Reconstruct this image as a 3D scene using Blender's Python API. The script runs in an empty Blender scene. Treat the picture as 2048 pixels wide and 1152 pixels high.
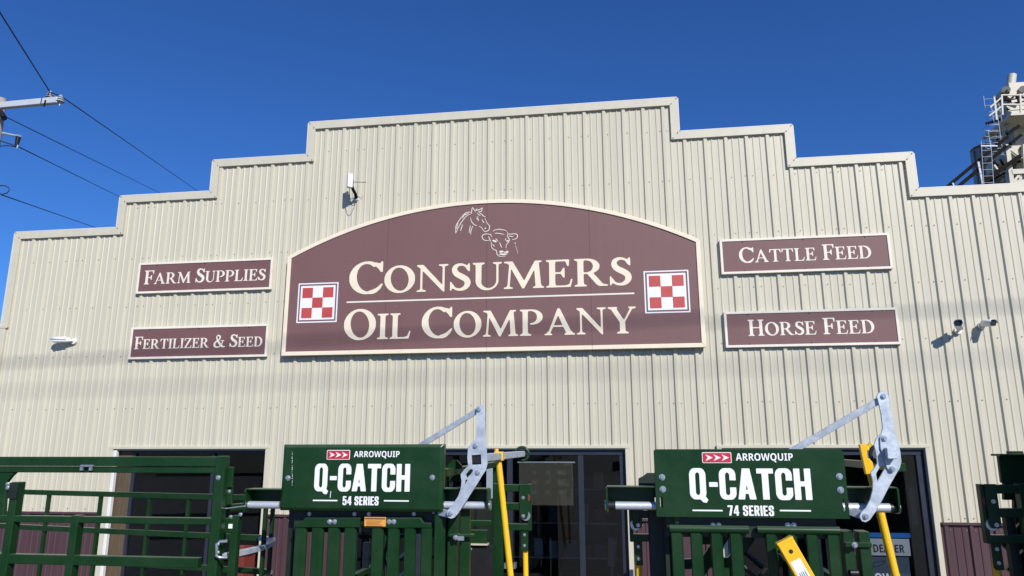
import bpy, bmesh, math, random
from mathutils import Vector, Matrix
from mathutils.geometry import tessellate_polygon
random.seed(7)
S = bpy.context.scene
COL = S.collection

# ------------------------------------------------------------------ camera
F_PX, CAM = 1427.2, Vector((0.640, -7.885, 2.0))
YAW, PITCH, ROLL = -0.142419, 0.215971, -0.0022765
_f = Vector((math.sin(YAW)*math.cos(PITCH), math.cos(YAW)*math.cos(PITCH), math.sin(PITCH)))
_r0 = Vector((math.cos(YAW), -math.sin(YAW), 0)); _u0 = _r0.cross(_f)
_r = math.cos(ROLL)*_r0 + math.sin(ROLL)*_u0
_u = -math.sin(ROLL)*_r0 + math.cos(ROLL)*_u0
cd = bpy.data.cameras.new('camera'); cam = bpy.data.objects.new('camera', cd); COL.objects.link(cam)
cd.sensor_width = 36; cd.lens = 36*F_PX/2048; cd.clip_start = .05; cd.clip_end = 2000
m = Matrix((_r, _u, -_f)).transposed().to_4x4(); m.translation = CAM
cam.matrix_world = m
S.camera = cam
S.render.resolution_x, S.render.resolution_y = 1024, 576

# ------------------------------------------------------------------ sky, sun, exposure
LDIR = Vector((-.62, 1, -.80)).normalized()            # direction the sunlight travels
to_sun = -LDIR
elev = math.asin(to_sun.z); azim = math.atan2(to_sun.x, to_sun.y)
w = bpy.data.worlds.new('World'); S.world = w; w.use_nodes = True
nt = w.node_tree; bg = nt.nodes['Background']
sky = nt.nodes.new('ShaderNodeTexSky'); sky.sky_type = 'NISHITA'; sky.sun_disc = False
sky.sun_elevation = elev; sky.sun_rotation = azim
sky.altitude = 0; sky.air_density = 1.0; sky.dust_density = 0.0; sky.ozone_density = 8.0
tint = nt.nodes.new('ShaderNodeMix'); tint.data_type = 'RGBA'; tint.blend_type = 'MULTIPLY'; tint.inputs['Factor'].default_value = 1
tint.inputs['B'].default_value = (.385, .66, 1.02, 1)   # clear, dry air: the whole sky a deeper blue
nt.links.new(sky.outputs[0], tint.inputs['A']); nt.links.new(tint.outputs['Result'], bg.inputs[0]); bg.inputs[1].default_value = 0.115
sd = bpy.data.lights.new('sun', 'SUN'); sun = bpy.data.objects.new('sun', sd); COL.objects.link(sun)
sd.energy = 5.0; sd.angle = math.radians(.53); sd.color = (1, .955, .88)
sun.rotation_euler = LDIR.to_track_quat('-Z', 'Y').to_euler()
sun.location = (6, -12, 14)
S.view_settings.view_transform = 'Standard'; S.view_settings.look = 'None'
S.view_settings.exposure = 0.0; S.view_settings.gamma = 1.0; S.view_settings.use_curve_mapping = False

# ------------------------------------------------------------------ helpers
def P(px, py, y):
    """point of the vertical plane y=const that the photograph shows at pixel (px,py) of 2048x1152"""
    d = _f*F_PX + _r*(px-1024) + _u*(576-py)
    return CAM + d*((y-CAM.y)/d.y)
def PX(px, py, y): return P(px, py, y).x
def PZ(px, py, y): return P(px, py, y).z

def principled(name, col, rough=.5, metal=0., spec=.5, coat=0.):
    mt = bpy.data.materials.new(name); mt.use_nodes = True
    b = mt.node_tree.nodes['Principled BSDF']
    b.inputs['Base Color'].default_value = (*col, 1); b.inputs['Roughness'].default_value = rough
    b.inputs['Metallic'].default_value = metal; b.inputs['Specular IOR Level'].default_value = spec
    b.inputs['Coat Weight'].default_value = coat
    return mt, mt.node_tree, b
def surface(name, col, col2=None, scale=6., rough=.5, rvar=.12, metal=0., bump=.0, bscale=60., stretch=(1,1,1),
            rand=.0, spec=.5, coat=0., spots=None, spot_scale=40., spot_at=.72, dust_glint=None, streak=0.):
    """procedural surface: two-tone noise, varied roughness, fine relief, per-object tint, optional chips or stains"""
    mt, t, b = principled(name, col, rough, metal, spec, coat)
    N, L = t.nodes, t.links
    tc = N.new('ShaderNodeNewGeometry'); mp = N.new('ShaderNodeMapping'); mp.inputs['Scale'].default_value = stretch
    L.new(tc.outputs['Position'], mp.inputs['Vector'])
    n = N.new('ShaderNodeTexNoise'); n.inputs['Scale'].default_value = scale; n.inputs['Detail'].default_value = 6
    n.inputs['Roughness'].default_value = .62
    L.new(mp.outputs[0], n.inputs['Vector'])
    cr = N.new('ShaderNodeValToRGB'); cr.color_ramp.elements[0].position = .32; cr.color_ramp.elements[1].position = .70
    cr.color_ramp.elements[0].color = (*(col2 or tuple(c*.86 for c in col)), 1); cr.color_ramp.elements[1].color = (*col, 1)
    L.new(n.outputs[0], cr.inputs[0]); out = cr.outputs[0]
    if spots:
        n3 = N.new('ShaderNodeTexNoise'); n3.inputs['Scale'].default_value = spot_scale; n3.inputs['Detail'].default_value = 3
        L.new(mp.outputs[0], n3.inputs['Vector'])
        r3 = N.new('ShaderNodeValToRGB'); r3.color_ramp.elements[0].position = spot_at; r3.color_ramp.elements[1].position = spot_at+.03
        L.new(n3.outputs[0], r3.inputs[0])
        mx = N.new('ShaderNodeMix'); mx.data_type = 'RGBA'; mx.inputs['B'].default_value = (*spots, 1)
        L.new(r3.outputs[0], mx.inputs['Factor']); L.new(out, mx.inputs['A']); out = mx.outputs['Result']
    if streak:                                          # rain streaks running down the sheet
        m2 = N.new('ShaderNodeMapping'); m2.inputs['Scale'].default_value = (16, 1, .22); L.new(tc.outputs['Position'], m2.inputs['Vector'])
        n4 = N.new('ShaderNodeTexNoise'); n4.inputs['Scale'].default_value = 1.0; n4.inputs['Detail'].default_value = 5; L.new(m2.outputs[0], n4.inputs['Vector'])
        r4 = N.new('ShaderNodeMapRange'); r4.inputs['From Min'].default_value = .35; r4.inputs['From Max'].default_value = .68
        r4.inputs['To Min'].default_value = 1-streak; r4.inputs['To Max'].default_value = 1; L.new(n4.outputs[0], r4.inputs['Value'])
        h4 = N.new('ShaderNodeHueSaturation'); L.new(r4.outputs[0], h4.inputs['Value']); L.new(out, h4.inputs['Color']); out = h4.outputs[0]
    if dust_glint:                                            # dusty film, thicker on faces looking up to paint in their bright glint
        sx = N.new('ShaderNodeSeparateXYZ'); L.new(tc.outputs['Normal'], sx.inputs[0])
        n5 = N.new('ShaderNodeTexNoise'); n5.inputs['Scale'].default_value = 3.2; n5.inputs['Detail'].default_value = 7; n5.inputs['Roughness'].default_value = .7; L.new(tc.outputs['Position'], n5.inputs['Vector'])
        f5 = N.new('ShaderNodeMapRange'); f5.inputs['From Min'].default_value = .42; f5.inputs['From Max'].default_value = .75; f5.inputs['To Max'].default_value = .16; L.new(n5.outputs[0], f5.inputs['Value'])
        u5 = N.new('ShaderNodeMath'); u5.operation = 'MULTIPLY'; u5.use_clamp = True; u5.inputs[1].default_value = .55; L.new(sx.outputs[2], u5.inputs[0])
        a5 = N.new('ShaderNodeMath'); a5.operation = 'ADD'; a5.use_clamp = True; L.new(f5.outputs[0], a5.inputs[0]); L.new(u5.outputs[0], a5.inputs[1])
        m5 = N.new('ShaderNodeMix'); m5.data_type = 'RGBA'; m5.inputs['B'].default_value = (*dust_glint, 1); L.new(a5.outputs[0], m5.inputs['Factor']); L.new(out, m5.inputs['A']); out = m5.outputs['Result']
    if rand:
        oi = N.new('ShaderNodeObjectInfo'); hs = N.new('ShaderNodeHueSaturation')
        mr = N.new('ShaderNodeMapRange'); mr.inputs['To Min'].default_value = 1-rand; mr.inputs['To Max'].default_value = 1+rand
        L.new(oi.outputs['Random'], mr.inputs['Value']); L.new(mr.outputs[0], hs.inputs['Value'])
        L.new(out, hs.inputs['Color']); out = hs.outputs[0]
    L.new(out, b.inputs['Base Color'])
    mr = N.new('ShaderNodeMapRange'); mr.inputs['To Min'].default_value = max(.03, rough-rvar); mr.inputs['To Max'].default_value = min(1, rough+rvar)
    L.new(n.outputs[0], mr.inputs['Value']); L.new(mr.outputs[0], b.inputs['Roughness'])
    if bump:
        n2 = N.new('ShaderNodeTexNoise'); n2.inputs['Scale'].default_value = bscale; n2.inputs['Detail'].default_value = 4
        L.new(mp.outputs[0], n2.inputs['Vector'])
        bp = N.new('ShaderNodeBump'); bp.inputs['Strength'].default_value = bump; bp.inputs['Distance'].default_value = .02
        L.new(n2.outputs[0], bp.inputs['Height']); L.new(bp.outputs[0], b.inputs['Normal'])
    return mt

M = {}
M['siding'] = surface('cream_steel_siding', (.572,.542,.43), (.53,.502,.397), scale=1.6, rough=.40, rvar=.08, bump=.10, bscale=2.2, stretch=(1.6,1,.35), rand=.022, streak=.045,
                      spots=(.50,.455,.36), spot_scale=9, spot_at=.74)
M['trim'] = surface('cream_trim', (.59,.562,.452), (.55,.522,.417), scale=3, rough=.42, bump=.05, bscale=3, streak=.05)
M['wainscot'] = surface('maroon_steel_siding', (.078,.040,.048), (.064,.033,.040), scale=2, rough=.45, bump=.04, bscale=3, stretch=(1.6,1,.4), rand=.03,
                        spots=(.30,.24,.25), spot_scale=26, spot_at=.77)
M['board'] = surface('faded_maroon_paint', (.176,.091,.089), (.162,.083,.081), scale=1.3, rough=.62, bump=.06, bscale=3, rand=.02, streak=.035, spots=(.40,.29,.29), spot_scale=17, spot_at=.765)
M['board2'] = surface('maroon_sign_paint', (.175,.087,.086), (.157,.078,.077), scale=2.5, rough=.6, bump=.05, bscale=4, streak=.035, spots=(.42,.32,.31), spot_scale=20, spot_at=.75)
M['cream'] = surface('cream_sign_paint', (.80,.73,.58), (.74,.665,.51), scale=5, rough=.6)
M['ivory'] = surface('ivory_sign_paint', (.80,.755,.66), (.72,.67,.58), scale=9, rough=.6)
M['white'] = surface('white_vinyl', (.80,.81,.83), (.75,.76,.79), scale=8, rough=.5)
M['red'] = surface('red_vinyl', (.50,.075,.068), (.44,.062,.058), scale=8, rough=.5)
M['green'] = surface('green_powder_coat', (.006,.036,.010), (.0045,.030,.008), scale=4, rough=.30, rvar=.08, bump=.02, bscale=120, spec=.3,
                     dust_glint=(.085,.125,.078), spots=(.014,.058,.02), spot_scale=28, spot_at=.74)
M['green_black'] = surface('shaded_green_paint', (.012,.022,.016), (.008,.014,.010), scale=6, rough=.5)  # shaded copy of the green, recess darkness put into the colour
M['black'] = surface('black_plastic', (.012,.012,.014), (.009,.009,.010), scale=8, rough=.45)
M['galv'] = surface('galvanised_steel', (.60,.66,.73), (.35,.405,.48), scale=14, rough=.5, rvar=.14, metal=.35, bump=.05, bscale=60, spots=(.44,.495,.57), spot_scale=38, spot_at=.60)
M['zinc'] = surface('zinc_plated_bolt', (.62,.65,.70), (.5,.53,.58), scale=30, rough=.3, metal=.8)
M['chrome'] = surface('polished_cylinder', (.62,.67,.74), (.55,.60,.68), scale=20, rough=.42, metal=.45)
M['yellow'] = surface('yellow_powder_coat', (.87,.53,.018), (.81,.48,.015), scale=6, rough=.35, dust_glint=(.55,.42,.12), bump=.02, bscale=80, spots=(.6,.33,.02), spot_scale=45, spot_at=.74)
M['orange'] = surface('orange_warning_label', (.78,.36,.07), (.72,.33,.06), scale=8, rough=.5)
M['ink'] = surface('dark_print', (.02,.02,.022), rough=.6)
M['brown_ink'] = surface('brown_print', (.22,.09,.03), rough=.6)
M['logo_red'] = surface('logo_red_vinyl', (.52,.02,.055), rough=.45)
M['print_white'] = surface('white_print', (.82,.83,.84), (.78,.79,.80), scale=10, rough=.45)
M['frame'] = surface('dark_bronze_aluminium', (.035,.042,.062), (.028,.034,.05), scale=5, rough=.38, metal=.3)
M['jamb'] = surface('white_jamb_paint', (.74,.74,.74), (.68,.68,.68), scale=6, rough=.5)
M['wood'] = surface('shade_dark_board', (.115,.08,.047), (.07,.047,.028), scale=7, rough=.75, bump=.2, bscale=30, stretch=(8,1,.6))  # base darkened, the shade behind the glass put into the colour
M['pale_wood'] = surface('pale_timber', (.36,.28,.18), (.25,.19,.12), scale=6, rough=.7, stretch=(6,1,.7))
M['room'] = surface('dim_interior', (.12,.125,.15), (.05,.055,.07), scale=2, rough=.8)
M['olive'] = surface('olive_poster_back', (.080,.068,.040), (.066,.056,.033), scale=4, rough=.7)
M['olive_light'] = surface('faded_print', (.115,.098,.060), (.10,.085,.052), scale=4, rough=.7)
M['screw'] = surface('weathered_screw', (.24,.21,.17), (.16,.14,.11), scale=60, rough=.6)
M['ground'] = surface('gravel_lot', (.19,.165,.125), (.12,.105,.08), scale=9, rough=.92, bump=.6, bscale=35)
M['grass'] = surface('dry_grass', (.13,.135,.05), (.09,.085,.04), scale=.7, rough=.95, bump=.5, bscale=8)
M['roofing'] = surface('galvalume_roof', (.45,.46,.47), (.40,.41,.42), scale=3, rough=.4, metal=.4)
M['pole'] = surface('weathered_pole', (.42,.38,.34), (.30,.27,.24), scale=6, rough=.85, stretch=(8,8,.6), bump=.2, bscale=30)
M['crossarm'] = surface('grey_crossarm', (.52,.55,.60), (.46,.49,.54), scale=4, rough=.55)
M['porcelain'] = surface('grey_porcelain', (.34,.36,.38), (.28,.30,.32), scale=10, rough=.25)
M['cable'] = surface('black_cable', (.02,.02,.022), rough=.55)
M['plastic'] = surface('white_housing', (.78,.79,.80), (.74,.75,.76), scale=8, rough=.4)
M['tower'] = surface('cream_tower_steel', (.55,.52,.43), (.44,.41,.335), scale=1.4, rough=.5, stretch=(1,1,.4), bump=.05, bscale=4)
M['tower_grey'] = surface('grey_bin_steel', (.30,.305,.31), (.22,.225,.23), scale=2, rough=.5, metal=.2)
M['dark_steel'] = surface('dark_spout_steel', (.016,.013,.012), (.012,.010,.009), scale=4, rough=.85, spec=.08)  # dark base colour carries the shaded side of the tower spouts
M['blue'] = surface('blue_vinyl', (.012,.13,.40), rough=.45)
M['grey_vinyl'] = surface('grey_vinyl', (.40,.42,.43), rough=.5)
M['navy_vinyl'] = surface('navy_vinyl', (.05,.075,.11), rough=.5)
M['brick_red'] = surface('red_container', (.20,.035,.025), (.15,.028,.02), scale=5, rough=.5)

gm = bpy.data.materials.new('tinted_glass'); gm.use_nodes = True
t = gm.node_tree; t.nodes.clear()
go = t.nodes.new('ShaderNodeOutputMaterial'); mxs = t.nodes.new('ShaderNodeMixShader')
tr = t.nodes.new('ShaderNodeBsdfTransparent'); tr.inputs[0].default_value = (.80,.83,.86,1)
gl = t.nodes.new('ShaderNodeBsdfGlossy'); gl.inputs['Roughness'].default_value = .015; gl.inputs[0].default_value = (.9,.95,1,1)
fr = t.nodes.new('ShaderNodeFresnel'); fgeo = t.nodes.new('ShaderNodeNewGeometry'); fmr = t.nodes.new('ShaderNodeMapRange')
fmr.inputs['To Min'].default_value = 1.5; fmr.inputs['To Max'].default_value = 1/1.5      # the same reflectance on both faces of a thin pane
t.links.new(fgeo.outputs['Backfacing'], fmr.inputs['Value']); t.links.new(fmr.outputs[0], fr.inputs[0])
nz = t.nodes.new('ShaderNodeTexNoise'); nz.inputs['Scale'].default_value = 1.1
gp = t.nodes.new('ShaderNodeNewGeometry'); t.links.new(gp.outputs['Position'], nz.inputs['Vector'])
bp = t.nodes.new('ShaderNodeBump'); bp.inputs['Strength'].default_value = .05; t.links.new(nz.outputs[0], bp.inputs['Height'])
t.links.new(bp.outputs[0], gl.inputs['Normal'])
t.links.new(fr.outputs[0], mxs.inputs[0]); t.links.new(tr.outputs[0], mxs.inputs[1]); t.links.new(gl.outputs[0], mxs.inputs[2])
t.links.new(mxs.outputs[0], go.inputs[0])
M['glass'] = gm

def place(o, name, mat, parent, bevel=0, seg=1):
    if mat is not None: o.data.materials.append(M[mat] if isinstance(mat, str) else mat)
    if parent is not None:
        o.parent = parent
        p = parent; off = Vector((0,0,0))
        while p is not None: off += p.location; p = p.parent
        o.location = o.location - off
    if bevel:
        b = o.modifiers.new('bevel', 'BEVEL'); b.width = bevel; b.segments = seg; b.limit_method = 'ANGLE'; b.angle_limit = math.radians(35)
    return o
class MB:
    """collects faces in world coordinates; build() links them as one mesh object"""
    def __init__(s): s.v = []; s.f = []; s.smooth = []
    def add(s, vs, fs, smooth=False):
        k = len(s.v); s.v += [tuple(v) for v in vs]; s.f += [tuple(i+k for i in f) for f in fs]; s.smooth += [smooth]*len(fs)
    def box(s, x0, x1, y0, y1, z0, z1):
        x0, x1 = sorted((x0,x1)); y0, y1 = sorted((y0,y1)); z0, z1 = sorted((z0,z1))
        s.add([(x0,y0,z0),(x1,y0,z0),(x1,y1,z0),(x0,y1,z0),(x0,y0,z1),(x1,y0,z1),(x1,y1,z1),(x0,y1,z1)],
              [(0,3,2,1),(4,5,6,7),(0,1,5,4),(1,2,6,5),(2,3,7,6),(3,0,4,7)]); return s
    def prism(s, pts, y0, y1, holes=()):
        """polygon in the xz plane (pts of (x,z)) from y0 (front) to y1 (back), with holes"""
        loops = [list(pts)] + [list(h) for h in holes]
        vv = [[Vector((x,z,0)) for x,z in l] for l in loops]
        tri = tessellate_polygon(vv); flat = [p for l in loops for p in l]; n = len(flat)
        vs = [(x,y0,z) for x,z in flat] + [(x,y1,z) for x,z in flat]; fs = []
        for a,b,c in tri:
            A,B,C = flat[a],flat[b],flat[c]
            cr = (B[0]-A[0])*(C[1]-A[1])-(B[1]-A[1])*(C[0]-A[0])
            if cr < 0: b, c = c, b
            fs.append((a,b,c)); fs.append((n+a,n+c,n+b))
        k = 0
        for li, l in enumerate(loops):
            ar = sum(l[i][0]*l[(i+1)%len(l)][1]-l[(i+1)%len(l)][0]*l[i][1] for i in range(len(l)))
            ccw = ar > 0
            if li: ccw = not ccw
            for i in range(len(l)):
                a, b = k+i, k+(i+1)%len(l)
                fs.append((a,n+a,n+b,b) if ccw else (b,n+b,n+a,a))
            k += len(l)
        s.add(vs, fs); return s
    def bar(s, p0, p1, w, d, up=None):
        """rectangular tube from p0 to p1; w across (seen from the front), d in depth"""
        p0, p1 = Vector(p0), Vector(p1); a = (p1-p0).normalized()
        dep = Vector((0,1,0)) if abs(a.y) < .8 else Vector((0,0,1))
        if up is not None: dep = Vector(up)
        dep = (dep - a*dep.dot(a)).normalized(); sid = a.cross(dep)
        vs = [q + sid*sx*w/2 + dep*sy*d/2 for q in (p0,p1) for sx,sy in ((-1,-1),(1,-1),(1,1),(-1,1))]
        s.add(vs, [(0,1,2,3),(7,6,5,4),(0,4,5,1),(1,5,6,2),(2,6,7,3),(3,7,4,0)]); return s
    def tube(s, path, r, n=10, cap=True, r1=None):
        path = [Vector(p) for p in path]; vs = []; fs = []; ref = None
        for i, p in enumerate(path):
            a = (path[min(i+1,len(path)-1)] - path[max(i-1,0)]).normalized()
            if ref is None: ref = a.orthogonal().normalized()
            ref = (ref - a*ref.dot(a)).normalized(); q = a.cross(ref)
            rr = r if r1 is None else r + (r1-r)*i/(len(path)-1)
            vs += [p + (ref*math.cos(2*math.pi*k/n) + q*math.sin(2*math.pi*k/n))*rr for k in range(n)]
        for i in range(len(path)-1):
            for k in range(n): fs.append((i*n+k, i*n+(k+1)%n, (i+1)*n+(k+1)%n, (i+1)*n+k))
        s.add(vs, fs, True)
        if cap:
            s.add(vs[:n], [tuple(range(n-1,-1,-1))]); s.add(vs[-n:], [tuple(range(n))])
        return s
    def build(s, name, mat, parent=None, bevel=0, seg=1):
        c = sum((Vector(v) for v in s.v), Vector())/len(s.v)
        me = bpy.data.meshes.new(name); me.from_pydata([tuple(Vector(v)-c) for v in s.v], [], s.f)
        for p, sm in zip(me.polygons, s.smooth): p.use_smooth = sm
        me.update()
        o = bpy.data.objects.new(name, me); o.location = c; COL.objects.link(o)
        return place(o, name, mat, parent, bevel, seg)
def empty(name, loc):
    o = bpy.data.objects.new(name, None); o.location = loc; o.empty_display_size = .2; COL.objects.link(o); return o
def tag(o, label, cat, group=None):
    o['label'] = label; o['category'] = cat
    if group: o['group'] = group
    return o
def structure(o): o['kind'] = 'structure'; return o
def bolt(p, r, parent, mat='zinc', name='bolt', depth=.008):
    """round washer with a hexagon head, facing the viewer, standing on the plane y=p.y"""
    b = MB(); x, y, z = p
    n = 14
    b.prism([(x+r*math.cos(2*math.pi*k/n), z+r*math.sin(2*math.pi*k/n)) for k in range(n)], y-depth*.35, y+.002)
    b.prism([(x+r*.62*math.cos(math.pi*k/3+.3), z+r*.62*math.sin(math.pi*k/3+.3)) for k in range(6)], y-depth, y-depth*.3)
    return b.build(name, mat, parent, bevel=r*.12)
def circ(x, z, r, n=20, a0=0): return [(x+r*math.cos(a0+2*math.pi*k/n), z+r*math.sin(a0+2*math.pi*k/n)) for k in range(n)]
def pxy(pts, y): return [(lambda q: (q.x, q.z))(P(a, b, y)) for a, b in pts]

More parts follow.
